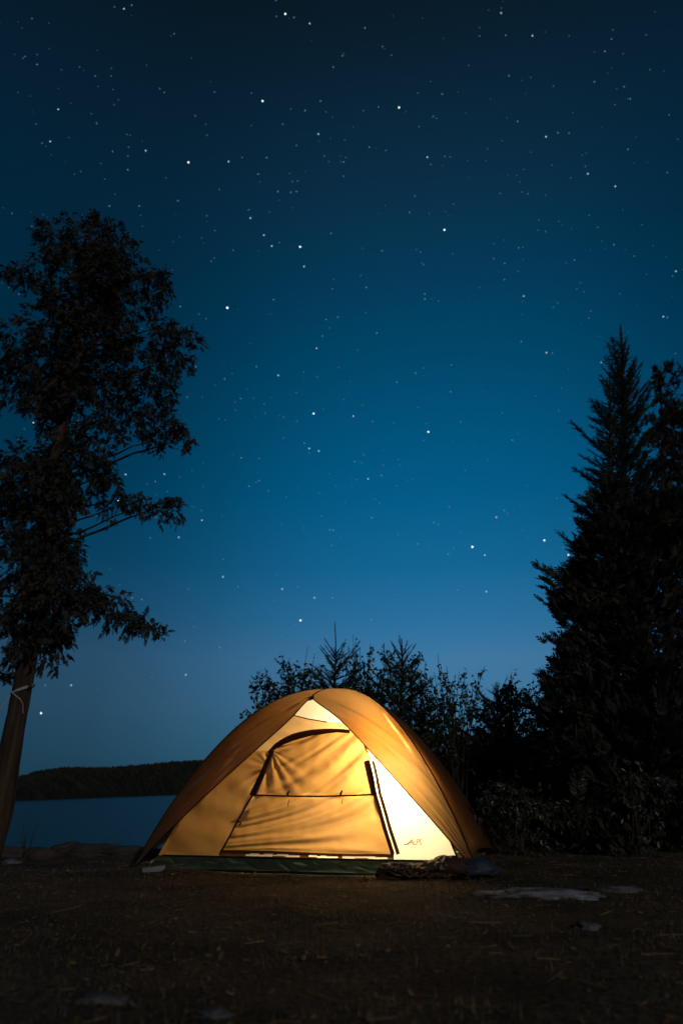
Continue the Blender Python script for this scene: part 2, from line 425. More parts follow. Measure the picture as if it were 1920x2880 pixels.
def wr_up(x, z):
    a = z + .35*x; return nz3(a*16, x*1.4, 31)*.018 + nz3(x*14, z*14, 8)*.002
def wr_pale(x, z): return nz3(x*5, z*5, 41)*.004
def ruled(name, La, Lb, nu, nv, material, wr, off=0., edge=.03):
    a, b = resample(La, nu), resample(Lb, nu)
    def fn(u, v):
        i = int(round(u*nu)); q = a[i]*(1-v) + b[i]*v; x, z = float(q[0]), float(q[1])
        k = min(1, u/.04, (1-u)/.04, v/.05, (1-v)/.05)
        return onfront(x, z, off + wr(x, z)*max(0, k))
    return grid(name, fn, nu, nv, material, tent)
ruled('door_window_flap', WL, DT, 130, 100, M['flap'], wr_flap, .004)
lower = ruled('door_panel', DB, WL, 150, 100, M['door'], wr_low, .004)
zt, zb = ZL[-1][1], ZF
def edgeL(z): return (-AI*sI(z), z)
def edgeR(z): return (AI*sI(z), z)
zs = [p[1] for p in ZL]
ruled('side_panel', [edgeL(zb)] + [edgeL(z) for z in np.linspace(zb, zt, 20)[1:]], [(ZL[0][0], zb)] + ZL[1:], 100, 80, M['door'], wr_side)
zt2 = ZR[-1][1]
ruled('side_panel', [(ZR[0][0], zb)] + ZR[1:], [edgeR(z) for z in np.linspace(zb, zt2, 20)], 80, 60, M['pale'], wr_pale)  # paler than its left twin: nearby lamplight put into the cloth colour
# above the door
zse = SE[0][1]; SEF = [edgeL(zse+.012)] + SE + [edgeR(SE[-1][1]-.02)]
low = [edgeL(zt)] + DT + [edgeR(zt2)]
def nrm_x(L, xsn):
    L = sorted(L); return [(x, float(np.interp(x, [p[0] for p in L], [p[1] for p in L]))) for x in xsn]
xa = np.linspace(0, 1, 61)
lowR = [(float(np.interp(k, np.linspace(0, 1, len(low)), [p[0] for p in low])), float(np.interp(k, np.linspace(0, 1, len(low)), [p[1] for p in low]))) for k in xa]
seR = []
for x, z in lowR:
    k = (x-lowR[0][0])/(lowR[-1][0]-lowR[0][0]); xx = SEF[0][0]+(SEF[-1][0]-SEF[0][0])*k
    seR.append((xx, float(np.interp(xx, [p[0] for p in SEF], [p[1] for p in SEF]))))
def ruled_raw(name, a, b, nv, material, wr):
    nu = len(a)-1
    def fn(u, v):
        i = int(round(u*nu)); x = a[i][0]*(1-v)+b[i][0]*v; z = a[i][1]*(1-v)+b[i][1]*v
        k = min(1, v/.08, (1-v)/.08); return onfront(x, z, wr(x, z)*max(0, k))
    return grid(name, fn, nu, nv, material, tent)
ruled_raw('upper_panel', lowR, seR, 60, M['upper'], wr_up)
def apex_fn(u, v):
    x0 = seR[0][0] + (seR[-1][0]-seR[0][0])*u; z0 = float(np.interp(x0, [p[0] for p in seR], [p[1] for p in seR]))
    z = z0 + (HI-z0)*(1-(1-v)**1.5); f = sI(z)/max(1e-6, sI(z0)); return onfront(x0*f, z, 0)
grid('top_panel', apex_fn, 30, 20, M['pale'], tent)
# side and back walls of insect mesh over cloth
def inner_wall(side, t0=.0, t1=.96):
    def fn(u, v):
        w = -1+2*u; t = .002 + v*(t1-.002); z = HI*(1-t**P); bow = 1-.05*(1-w*w)
        if side == 0: return Vector((AI*t*bow, BI*t*w, z))
        if side == 1: return Vector((-AI*t*bow, -BI*t*w, z))
        return Vector((-AI*t*w, BI*t*bow, z))
    return fn
for s_ in range(3): grid('mesh_wall', inner_wall(s_), 20, 30, M['mesh'], tent)
# floor tub: green walls and base
ts = ((1-ZF/HI))**(1/P)
def tub(side):
    def fn(u, v):
        w = -1+2*u; z = .005 + v*(ZF-.005); k = ts + (1.0-ts)*(1-v)
        push = .030*nz3(w*7+v, v*2.5, side+50) + .022*nz3(w*21+v*2.5, v*1.2, side+60); push *= math.sin(math.pi*min(1, v*.92+.04))
        push += .03*math.sin(math.pi*(1-v)*.5)
        ax, by = AI*k, BI*k
        if side == 0: return Vector((ax+push, by*w, z))
        if side == 1: return Vector((-ax-push, -by*w, z))
        if side == 2: return Vector((-ax*w, by+push, z))
        return Vector((ax*w, -by-push+.001, z))
    return fn
for s_, nm in ((3, 'floor_front'), (0, 'floor_side'), (1, 'floor_side'), (2, 'floor_back')):
    grid(nm, tub(s_), 160, 14, M['green'], tent)
grid('floor_base', lambda u, v: Vector(((-1+2*u)*AI, (-1+2*v)*BI, .006 + .006*nz3(u*5, v*5))), 20, 20, M['green'], tent)

# --- strips laid on the front wall
def strip(name, L, widths, material, off, n=60, both=.5, parent=None):
    Q = resample(L, n); wd = np.interp(np.linspace(0, 1, n+1), np.linspace(0, 1, len(widths)), widths)
    T = np.gradient(Q, axis=0); T /= np.linalg.norm(T, axis=1, keepdims=True); Nn = np.stack([-T[:, 1], T[:, 0]], -1)
    V = []
    for i in range(n+1):
        for k, h in ((-1, 0), (-.5, .006), (.5, .006), (1, 0)):
            q = Q[i] + Nn[i]*wd[i]*k*.5; V.append(tuple(onfront(float(q[0]), float(q[1]), off+h)))
    ii = np.arange(len(V)).reshape(n+1, 4)
    F = np.stack([ii[:-1, :-1], ii[:-1, 1:], ii[1:, 1:], ii[1:, :-1]], -1).reshape(-1, 4)
    return build(name, np.array(V), F, material, parent or tent, True)
strip('zip_cover', XZ([(712, 2238), (728, 2203), (745, 2165), (757, 2135), (768, 2112)]), [.055, .05, .045, .04], M['zip'], .016)
strip('zip_cover', XZ([(757, 2118), (778, 2098), (800, 2085), (825, 2074), (850, 2067), (880, 2061), (915, 2057), (950, 2055), (985, 2058)]), [.028, .05, .06, .055, .045, .03, .03], M['zip'], .018)
strip('zip', ZL[:5], [.014, .014, .016], M['black'], .012)
strip('zip_cover', [(x-.012, z) for x, z in XZ([(1056, 2238), (1050, 2205), (1042, 2170), (1034, 2140)])], [.035, .045, .04], M['zip'], .014)
strip('zip', [(x-.008, z) for x, z in ZR], [.026, .028, .03, .03], M['zip'], .012)
strip('zip', [(x+.030, z) for x, z in ZR], [.024, .024, .024, .022], M['zip'], .012)
strip('flap_seam', WL, [.012, .012], M['zip'], .014)
strip('top_seam', SE, [.009, .009], M['roll'], .006)
strip('canopy_seam', [edgeR(z) for z in np.linspace(ZF, .3, 8)], [.012, .012], M['black'], .006)
strip('floor_seam', [(-1.06, ZF), (0, ZF-.002), (1.04, ZF)], [.012, .012], M['black'], .008)
# door sill: dark fold with gaps through which bright bedding shows
SILL = resample(DB, 120)
def sill_fn(u, v):
    q = SILL[int(round(u*120))]; z = q[1]*(1-v) + (ZF-.004)*v
    x = q[0]; return onfront(float(x), float(z), .004 + .012*math.sin(v*math.pi) + .004*nz3(u*18, v*3, 71))
zdb = [p[1] for p in DB]; print('DBG3', zdb, front_xz(910, 2409), front_xz(760, 2408), front_xz(1030, 2407))
GX = [(front_xz(a, 2407)[0], front_xz(b, 2407)[0]) for a, b in ((690, 842), (868, 950), (962, 1090))]
sv = []; sf = []
for i in range(121):
    for j in range(9): sv.append(tuple(sill_fn(round(i/120*80)/80 if False else i/120, j/8)))
for i in range(120):
    x = sv[i*9][0]
    for j in range(8):
        if 3 <= j <= 5:
            g_ = [g for g in GX if g[0] < x < g[1]]
            if g_ and (j == 4 or nz3(x*14, j*3.1, 77) > -.05): continue
        sf.append((i*9+j, (i+1)*9+j, (i+1)*9+j+1, i*9+j+1))
build('door_sill', np.array(sv), np.array(sf), M['sill'], tent, True)
for n_, (xa_, xb_) in enumerate(GX):
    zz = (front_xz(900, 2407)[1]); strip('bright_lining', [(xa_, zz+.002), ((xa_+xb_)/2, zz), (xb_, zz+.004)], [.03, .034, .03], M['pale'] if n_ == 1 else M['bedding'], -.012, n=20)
# toggles
def toggle(px, py, dx, dz):
    x, z = front_xz(px, py); e = MB()
    e.tube([onfront(x, z, .018), onfront(x+dx*.5-.004, z+dz*.5, .032), onfront(x+dx, z+dz, .022)], [.007, .009, .006], 6)
    e.done('toggle', M['black'], tent, True)
toggle(812, 2240, .002, .036); toggle(960, 2240, .006, .04)
toggle(742, 2172, .008, -.035)
e = MB(); x, z = front_xz(668, 2316); e.tube([onfront(x+.003+.03*math.sin(a_), z+.012-.028*(1-math.cos(a_))*.5*a_/2.4, .02) for a_ in np.linspace(0, 2.4, 8)], .005, 6); e.done('toggle', M['black'], tent, True)
for px, py, l in ((814, 2248, .05), (964, 2246, .035)):
    x, z = front_xz(px, py); strip('toggle_cord', [(x, z), (x-.001, z-l)], [.006, .005], M['roll'], .012, n=8)
# maker's mark, faint on the pale panel
cu = bpy.data.curves.new('logo', 'FONT'); cu.body = 'ALPS'; cu.size = .052; cu.extrude = .0006; cu.space_character = .86
lo = bpy.data.objects.new('logo_tmp', cu); col.objects.link(lo)
dg = bpy.context.evaluated_depsgraph_get(); me = bpy.data.meshes.new_from_object(lo.evaluated_get(dg))
lx, lz = front_xz(1152, 2376)
for v in me.vertices:
    x, z = v.co.x*.82 + v.co.y*.12, v.co.y; v.co = onfront(lx+x, lz+z, .010 + v.co.z)
me.materials.clear(); me.materials.append(M['logo']); lg = bpy.data.objects.new('logo', me); col.objects.link(lg); lg.parent = tent
bpy.data.objects.remove(lo)
strip('logo_swoosh', [(lx-.045, lz+.000), (lx-.01, lz+.006), (lx+.012, lz+.03)], [.003, .010, .004], M['logo'], .008, n=10)
# lantern glowing inside
lamp = bpy.data.lights.new('lantern_light', 'POINT'); lamp.energy = 98; lamp.color = (1, .80, .52); lamp.shadow_soft_size = .05
lo = bpy.data.objects.new('lantern_light', lamp); col.objects.link(lo); lo.location = Tm @ Vector((.62, -.30, .66))

# ------------------------------------------------------------ tree makers
def cedar(name, Y, trunk_px, trunk_r, clumps, label, spray=.085, dens=1., droop=.8, limb_from=None, matl='cedar', depth=1., up=0, outw=0., group=None, boughs=()):
    pts = [wp(px, py, Y) for px, py in trunk_px]
    base = pts[0].copy()
    root = empty(name, base)
    mb = MB(); n = len(pts)
    # resample trunk with slight wobble
    L = []; rr = []
    for i in range(n-1):
        for k in range(6):
            f = k/6; q = pts[i].lerp(pts[i+1], f); q += Vector((nz3(q.z*1.3, 1), nz3(q.z*1.3, 7), 0))*.03
            L.append(q - base); rr.append(trunk_r[i]*(1-f)+trunk_r[i+1]*f)
    L.append(pts[-1]-base); rr.append(trunk_r[-1])
    rr = [r*(1+.06*nz3(i*.7, 5)) for i, r in enumerate(rr)]
    mb.tube(L, rr, 16)
    zs_ = np.array([p.z for p in L]); 
    D = []; T = []; S = []
    for (px, py, rx, ry) in clumps:
        m = mpp(px, py, Y); c0 = wp(px, py, Y); ex, ez = rx*m, ry*m/ max(.5, CP)
        off = rng.normal()*.30*depth - (.35 if depth > 1 else 0)
        c = c0 + ray(px, py)*off*.6
        # limb from the trunk to the clump
        zt_ = c.z - base.z - (.25+.3*abs(c.x-base.x))*random.uniform(.4, 1)*(1 if py < 1450 else -1)
        i = int(np.argmin(abs(zs_ - zt_))); s0 = L[i]; e0 = c - base
        mid = s0.lerp(e0, .5) + Vector((0, 0, .10*(e0-s0).length*random.uniform(-.3, 1)))
        r0 = max(.008, min(.035, .013*(e0-s0).length+.006))
        bz = [s0*(1-f)**2 + mid*2*f*(1-f) + e0*f*f for f in np.linspace(0, 1, 8)]
        bz = [q_ + Vector((nz3(q_.z*4, px), nz3(q_.x*4, py), nz3(q_.x*3, px+5)))*.05*math.sin(math.pi*j_/7) for j_, q_ in enumerate(bz)]
        if random.random() < .55: mb.tube(bz, list(np.linspace(r0*.8, .004, 8)), 5, False)
        area = rx*ry*m*m
        ns = max(3, int(area*430*dens)); sub = []
        for k in range(ns):
            a_ = random.uniform(0, 2*math.pi); r = math.sqrt(random.random())*.95
            sub.append(np.array(c - base) + np.array([ex*r*math.cos(a_), random.gauss(0, .5)*max(ex, ez)*.8, ez*r*math.sin(a_)]))
        cc = np.array(c - base)
        for q in sub:
            # a hanging twig with sprays along it
            out_ = q - cc; outd = norm(out_ + rng.normal(size=3)*.06 + np.array([0, 0, -.02]))
            ln = random.uniform(.08, .24)*min(1, .25 + max(ex, ez)*5)
            hz = norm(np.array([q[0], q[1]*.4, 0.]))*outw
            tw = norm(outd*.8*(1-outw*.7) + hz + np.array([0, 0, -.9*droop + up]) + rng.normal(size=3)*.3)
            if random.random() < .6: mb.tube([Vector(cc*.35+q*.65), Vector(q), Vector(q + tw*ln*.6)], [.004, .003, .002], 3, False)
            k = random.randint(9, 16)
            f = rng.random(k)[:, None]
            T.append(q + tw*ln*f + rng.normal(size=(k, 3))*.022)
            D.append(tw*.9 + rng.normal(size=(k, 3))*(.55-.25*outw) + np.array([0, 0, -.45*droop + up])); S.append(rng.uniform(.55, 1.2, k)*spray)
    for (px, py) in boughs:
        e0 = wp(px, py, Y + random.uniform(-.5, .1)) - base; zt_ = e0.z - random.uniform(.15, .45); i = int(np.argmin(abs(zs_ - zt_))); s0 = L[i]
        mid = s0.lerp(e0, .55) + Vector((0, 0, -.08))
        bz = [s0*(1-f)**2 + mid*2*f*(1-f) + e0*f*f for f in [j_/11 for j_ in range(12)]]
        mb.tube(bz, list(np.linspace(.014, .003, 12)), 5, False)
        bn = np.array([tuple(b_) for b_ in bz]); m_ = 26; t = .45 + .55*rng.random(m_)**.9
        pos = np.stack([np.interp(t, np.linspace(0, 1, 12), bn[:, j]) for j in range(3)], -1)
        tg = norm(bn[-1]-bn[-4]); wd_ = (1-t)[:, None]*.30
        T.append(pos + rng.normal(size=(m_, 3))*wd_*.5); D.append(tg*.9 + rng.normal(size=(m_, 3))*.42 + np.array([0, 0, .15 + up*.4])); S.append(rng.uniform(.6, 1.1, m_)*spray)
        T.append(bn[-1:]); D.append(tg[None]); S.append(np.array([spray*.9]))
    T = np.concatenate(T); D = np.concatenate(D); S = np.concatenate(S)
    V, F_ = batch(*SPR, frames(D, S), T)
    mb.done('trunk', M['bark'], root, True)
    build('crown', V, F_, M[matl], root)
    tag(root, label, 'tree', group)
    print(name, 'sprays', len(T))
    return root
def spruce(name, Y, tip, basepx, halfw, label, twig=.11, nb=90, start=0., updeg=(60, 22), dens=1., group=None, rt=.05, leaders=1, branch_px0=12):
    """halfw: list of (py, half width px) along the stem; branches up to that wide"""
    tp = wp(tip[0], tip[1], Y); gb = wp(basepx[0], basepx[1], Y); gz = ground_h(gb.x, gb.y); base = Vector((gb.x, gb.y, gz))
    root = empty(name, base); mb = MB(); top = tp - base
    def stem(f): return Vector((top.x*f + .02*math.sin(f*9), 0 + .02*math.cos(f*7), top.z*f))
    mb.tube([stem(f) for f in np.linspace(0, 1, 24)], list(rt*(1-np.linspace(0, 1, 24))**.8+.004), 8)
    # py -> height fraction
    fr = []; wd = []
    for py, w in halfw:
        q = wp(tip[0], py, Y); fr.append(max(0, (q.z-gz)/top.z)); wd.append(w*mpp(tip[0], py, Y))
    o = np.argsort(fr); fr = np.array(fr)[o]; wd = np.array(wd)[o]
    D = []; T = []; S = []
    # needles on the leader itself
    for f in np.linspace(fr[-1], .985, int(10*leaders+4)):
        T.append(np.array(stem(f))[None]); D.append(np.array([[random.gauss(0, .05), random.gauss(0, .05), 1.]])); S.append(np.array([twig*.8]))
    fmin = fr[0]; k = 0
    for b in range(nb):
        f = fmin + (fr[-1]-fmin)*(1-(1-(b+.5)/nb)**1.0) if nb > 1 else fmin
        Lb = float(np.interp(f, fr, wd))*random.uniform(.55, 1.22); az = b*2.39996 + random.uniform(-.3, .3)
        el = R(updeg[1] + (updeg[0]-updeg[1])*((f-fmin)/(1-fmin))**2 + random.uniform(-16, 14))
        s0 = stem(f); hd = Vector((math.cos(az), math.sin(az), 0))
        L_ = Lb/max(.35, math.cos(el))
        P_ = [s0 + hd*math.cos(el)*L_*t + Vector((0, 0, math.sin(el)*L_*t + .12*L_*t*t)) for t in np.linspace(0, 1, 6)]
        mb.tube(P_, list(np.linspace(.008+.006*L_, .003, 6)), 4, False)
        nt_ = max(4, int(L_/twig*13*dens)); t = rng.random(nt_)**.65
        Pn = np.array([tuple(p_) for p_ in P_]); pos = np.stack([np.interp(t, np.linspace(0, 1, 6), Pn[:, j]) for j in range(3)], -1)
        fw = norm(Pn[-1]-Pn[0]); sd = norm(np.cross(fw, [0, 0, 1.])) ; sgn = rng.choice([-1, 1], nt_)[:, None]
        d = fw*rng.uniform(.5, 1.2, nt_)[:, None] + sd*sgn*rng.uniform(.2, 1., nt_)[:, None] + rng.normal(size=(nt_, 3))*.18
        T.append(pos); D.append(d); S.append(twig*rng.uniform(.6, 1.3, nt_)*(1.15-.4*t)*min(1, .30+Lb*1.6))
        T.append(Pn[-1:] - fw*twig*.3); D.append(fw[None]); S.append(np.array([twig]))
    T = np.concatenate(T); D = np.concatenate(D); S = np.concatenate(S)
    V, F_ = batch(*NDL, frames(D, S), T)
    mb.done('trunk', M['twig'], root, True); build('crown', V, F_, M['spruce'], root)
    tag(root, label, 'tree', group); print(name, 'twigs', len(T)); return root
def shrub(name, Y, base, tips, clumps, label, leaf=.045, dens=1., matl='leaf', cat='shrub', group=None, spread=.35, stem_r=.010, lean=None, droop=.5):
    gb = wp(base[0], base[1], Y); gz = ground_h(gb.x, gb.y); bs = Vector((gb.x, gb.y, gz)); root = empty(name, bs)
    mb = MB(); T = []; D = []; S = []
    def leaves(pts, k, s):
        pn = np.array([tuple(q) for q in pts]); t = rng.random(k); ts_ = np.linspace(0, 1, len(pn))
        pos = np.stack([np.interp(t, ts_, pn[:, j]) for j in range(3)], -1)
        T.append(pos + rng.normal(size=(k, 3))*.008); d = norm(pn[-1]-pn[0])*.6 + rng.normal(size=(k, 3))*.7 + np.array([0, 0, -droop])
        D.append(d); S.append(rng.uniform(.5, 1.2, k)*s)
    for tip in tips:
        px, py, lf = tip; y = Y + random.uniform(-1, 1)*spread
        e = wp(px, py, y) - bs; s0 = Vector((random.uniform(-.1, .1), random.uniform(-.1, .1), -.03))
        m1 = Vector((s0.x*.6+e.x*.35, e.y*.5, e.z*.6)); 
        pts = [s0*(1-f)**2 + m1*2*f*(1-f) + e*f*f + Vector((nz3(f*5, px), nz3(f*5, py), 0))*.035*f for f in np.linspace(0, 1, 12)]
        mb.tube(pts, list(np.linspace(stem_r, .0022, 12)), 4, False)
        if lf:
            leaves(pts[8:], int(10*lf), leaf)
            for k in range(int(7*lf)):
                i = random.randint(5, 10); q = pts[i]; l = random.uniform(.08, .22)
                d = (pts[i+1]-pts[i]).normalized() + Vector([random.gauss(0, .6) for _ in range(3)]); d.normalize()
                tw = [q, q + d*l*.5, q + d*l + Vector((0, 0, -.01))]; mb.tube(tw, [.003, .0022, .0014], 3, False); leaves(tw, int(7*lf)+1, leaf)
    for (px, py, rx, ry) in clumps:
        m = mpp(px, py, Y); c = wp(px, py, Y + random.uniform(-1, 1)*spread) - bs; ns = max(6, int(rx*ry*m*m*1050*dens))
        s0 = Vector((c.x*.45, c.y*.5, max(0., c.z*.35))); mid = s0.lerp(c, .5) + Vector((random.uniform(-.1, .1), 0, .1))
        mb.tube([s0*(1-f)**2 + mid*2*f*(1-f) + c*f*f for f in np.linspace(0, 1, 6)], list(np.linspace(stem_r*.8, .004, 6)), 4, False)
        for k in range(ns):
            a_ = random.uniform(0, 6.283); r = math.sqrt(random.random())
            q = c + Vector((rx*m*r*math.cos(a_), random.gauss(0, .5)*max(rx, ry)*m, ry*m*r*math.sin(a_)))
            d = ((q-c).normalized()*.8 + Vector([random.gauss(0, .6) for _ in range(3)])); d.normalize(); l = random.uniform(.06, .17)
            tw = [q - d*l*.6, q, q + d*l*.5]; mb.tube(tw, [.003, .0022, .0014], 3, False); leaves(tw, random.randint(4, 8), leaf)
    T = np.concatenate(T); D = np.concatenate(D); S = np.concatenate(S)
    V, F_ = batch(LV, LF, frames(D, S), T)
    mb.done('stem', M['twig'], root, True); build('foliage', V, F_, M[matl], root)
    tag(root, label, cat, group); print(name, 'leaves', len(T)); return root

# ------------------------------------------------------------ left cedar
k = 1.2245
C1 = [(230,505,22,18),(208,490,10,10),(118,525,30,20),(95,512,15,12),(130,560,30,25),(270,548,34,20),(300,540,10,12),(200,560,45,32),(165,525,20,18),(28,615,18,16),(60,625,34,18),(110,610,32,25),(95,660,25,15),
 (230,620,60,48),(160,600,35,30),(340,635,38,30),(365,615,15,15),(375,655,14,30),(350,690,22,18),(180,690,70,48),(290,690,48,34),(250,655,50,30),
 (130,750,70,42),(40,785,46,36),(15,775,18,20),(230,780,80,50),(330,785,58,30),(395,745,22,16),(410,770,34,34),(445,778,14,10),(425,810,20,22),(25,850,38,28),(110,850,80,50),(230,870,80,50),(350,855,56,42),(395,830,25,26),
 (60,885,50,30),(150,920,45,35),(85,925,30,20),(15,915,22,10),(330,920,60,30),(385,895,22,22),(300,955,72,30),(245,985,40,28),(380,965,45,18),(425,985,20,22),(440,1003,10,14),(370,1005,30,16),(270,1020,20,12),
 (50,1050,42,32),(25,1075,25,30),(110,1050,40,32),(200,1060,62,36),(255,1080,20,28),(195,1108,50,36),(275,1120,26,12),(315,1142,26,10),(262,1160,8,18),(290,1155,10,16),(322,1165,4,14),(350,1158,20,18),(378,1165,30,22),(400,1155,10,12),
 (60,1110,70,55),(140,1110,40,50),(70,1200,75,60),(145,1180,38,42),(60,1290,70,55),(138,1275,40,48),(165,1225,12,25),(195,1340,34,18),(225,1365,28,16),(190,1380,36,28),(240,1385,20,18),(205,1350,30,24),(235,1372,34,22),(265,1395,34,18),(290,1405,30,16),(325,1425,30,18),(310,1415,28,16),(345,1430,22,14),(362,1445,8,14),(70,1370,70,48),(140,1385,46,40),(215,1345,10,8),
 (40,1440,48,45),(125,1450,36,35),(150,1465,14,22),(118,1510,24,16),(15,1520,22,30),(12,1555,12,14),(90,1440,40,30)]
AX = [(225, 540), (200, 700), (170, 850), (150, 950), (125, 1100), (105, 1250), (90, 1400), (80, 1470)]
for y in range(545, 1465, 24):
    x0 = float(np.interp(y, [b for a, b in AX], [a for a, b in AX])); wdt = 26 if y < 600 else (62 if y < 900 else (48 if 960 < y < 1010 else 52))
    if 975 < y < 1035: wdt = 26
    C1.append((x0+random.uniform(-1, 1)*wdt, y, 34, 28)); 
C1 = [(a*k, b*k, c*k, d*k) for a, b, c, d in C1]
t1 = cedar('cedar_tree', 6.6, [(-52, 2450), (-5, 2285), (28, 2130), (53, 2008), (76, 1860), (104, 1690), (132, 1500), (160, 1300), (190, 1110), (222, 880), (250, 710), (264, 610)],
      [.13, .11, .098, .09, .088, .084, .080, .075, .065, .045, .028, .010], C1, 'tall cedar with drooping ragged sprays and a bare leaning trunk at the left edge', spray=.074, dens=1.75)

# rope tied round the trunk
rp = MB()
tq = lambda px, py, dy=0: wp(px, py, 6.6 + dy)
ctr = wp(65, 1940, 6.6); rr_ = .094
loop = []
for a_ in np.linspace(0, 2*math.pi, 40):
    loop.append(ctr + Vector((math.cos(a_)*rr_, math.sin(a_)*rr_, .035*math.cos(a_)+.02*math.sin(a_))))
rp.tube(loop, .008, 6, False)
rp.tube([p_ + Vector((0, 0, .014)) for p_ in loop], .006, 6, False)
tl = [ctr + Vector((-.07, -.075, -.02)) + Vector((f*.10, -.02*math.sin(f*3), -.07*f - .012*abs(math.sin(f*14)))) for f in np.linspace(0, 1, 16)]
rp.tube(tl, .006, 5); rp.tube([tl[-1], tl[-1]+Vector((.03, 0, -.04)), tl[-1]+Vector((.04, .01, -.12))], .0035, 4)
a0 = ctr + Vector((-.085, -.04, -.05)); a1 = wp(-130, 2180, 5.9); rp.tube([a0, a0.lerp(a1, .5)+Vector((0, 0, -.01)), a1], .007, 6)
tag(rp.done('rope', M['rope'], None, True), 'pale rope knotted round the bare cedar trunk and pulled down to the left', 'rope')

# ------------------------------------------------------------ right trees
spruce('spruce_tree', 8.6, (1744, 908), (1790, 2390), [(2200, 150), (1900, 150), (1600, 140), (1400, 105), (1200, 78), (1100, 56), (1040, 36), (990, 18), (965, 6)],
       'tall pointed spruce rising highest among the dark trees on the right', twig=.12, nb=330, dens=1.0, rt=.10, leaders=2)
spruce('spruce_tree', 8.2, (1713, 1040), (1720, 2390), [(1900, 90), (1600, 70), (1400, 52), (1200, 30), (1120, 18), (1078, 5)],
       'slim spruce with a thin tip just left of the tallest spruce', twig=.10, nb=160, rt=.05, leaders=1)
CR = [(1518,858,14,12),(1535,845,10,8),(1500,880,12,12),(1525,880,22,14),(1515,905,18,20),(1512,935,14,20),(1530,955,35,22),(1555,950,20,18),(1540,985,35,30),(1560,1010,30,40),(1560,1060,40,50),(1500,990,30,30),(1510,1050,45,45),(1555,1120,40,50),(1500,1120,45,50),(1560,1180,40,40),
      (1500,1200,45,50),(1560,1260,40,50),(1510,1300,40,50)]
cedar('cedar_tree', 9.6, [(1885, 2380), (1880, 1900), (1865, 1500), (1860, 1200), (1856, 1030)], [.10, .07, .04, .02, .006], [(a*k, b*k, c*k, d*k) for a, b, c, d in CR],
      'loose feathery cedar top behind the tallest spruce at the right edge', spray=.11, dens=1.0, droop=.0, up=.6, outw=.5)
# big cedar mass in front
CB = []
edge = [(1395,1130,22),(1380,1170,25),(1362,1215,22),(1375,1260,40),(1345,1265,18),(1340,1300,30),(1320,1340,24),(1350,1370,50),(1325,1400,30),(1335,1440,40),(1318,1480,28),(1345,1520,50),(1310,1515,24),(1300,1545,18),(1330,1570,36),(1310,1600,24),(1345,1620,50),
        (1285,1590,18),(1262,1565,14),(1270,1620,26),(1300,1650,40),(1275,1680,34),(1330,1700,50)]
for x, y, r in edge: CB.append((x+4, y, r*.85, r*.85))
for y in range(1180, 2000, 56):
    for x in range(1400 - (20 if y > 1300 else 0), 1600, 58): CB.append((x+random.uniform(-12, 12), y+random.uniform(-12, 12), 46, 46))
CB += [(1285,1390,12,12),(1300,1405,16,16),(1305,1425,16,16)]
BG = [(1365,1128),(1358,1165),(1340,1210),(1350,1185),(1344,1240),(1326,1260),(1318,1285),(1304,1328),(1312,1308),(1300,1348),(1318,1372),(1300,1440),(1322,1420),(1312,1465),(1284,1500),(1277,1520),(1292,1482),(1280,1542),(1300,1580),(1244,1554),(1262,1582),(1275,1602),(1250,1622),(1236,1300),(1240,1306),(1262,1314),(1246,1332),(1250,1352),(1262,1368),(1272,1345),(1240,1640),(1262,1655),(1300,1612)]
cedar('cedar_tree', 7.6, [(1850, 2400), (1830, 2000), (1800, 1700), (1780, 1500), (1770, 1350)], [.11, .09, .06, .035, .01], [(a*k, b*k, c*k, d*k) for a, b, c, d in CB],
      'broad dark cedar with upturned feathery sprays filling the right side', spray=.12, dens=.75, droop=.0, up=.45, depth=1.2, outw=.9, boughs=[(a*k, b*k) for a, b in BG])

# ------------------------------------------------------------ saplings and shrubs behind the tent
spruce('spruce_sapling', 8.4, (939, 1750), (942, 2350), [(2150, 110), (2050, 100), (1980, 88), (1920, 70), (1870, 48), (1845, 26), (1832, 12)],
       'young spruce with a long bare leader just behind the tent peak', twig=.085, nb=75, rt=.02, leaders=.4, updeg=(62, 15), dens=.8)
spruce('spruce_sapling', 8.6, (1127, 1799), (1130, 2350), [(2200, 120), (2080, 105), (1980, 90), (1920, 66), (1870, 42), (1845, 24), (1835, 10)],
       'young spruce with a forked tip among shrubs right of the tent peak', twig=.085, nb=75, rt=.02, leaders=.4, updeg=(60, 15), dens=.8)
spruce('spruce_sapling', 8.8, (1395, 1925), (1400, 2350), [(2200, 120), (2080, 100), (2000, 70), (1960, 30), (1945, 10)],
       'small dark spruce half hidden in the shrubs left of the big cedar', twig=.085, nb=60, rt=.02, leaders=.4, updeg=(55, 15), dens=.8)
shrub('leafy_shrub', 8.2, (800, 2400), [(702, 1912, .5), (722, 1888, .3), (746, 1880, .5), (705, 1948, .8), (698, 2060, 1), (695, 2022, 1), (795, 1842, 1), (793, 1866, 1), (865, 1820, 0), (765, 1912, .8), (815, 1850, 1), (885, 1838, .5), (660, 2040, .3), (655, 2062, .5)],
      [(738, 1935, 36, 32), (720, 1985, 20, 16), (785, 1945, 45, 30), (828, 1890, 35, 26), (870, 1905, 40, 30), (850, 1945, 60, 26), (780, 1990, 50, 30), (900, 1935, 50, 30), (700, 2010, 14, 12), (820, 2000, 60, 30), (700, 2050, 25, 18), (760, 2030, 50, 30)],
      'open leafy shrub leaning left behind the left slope of the tent', leaf=.052, dens=1.2)
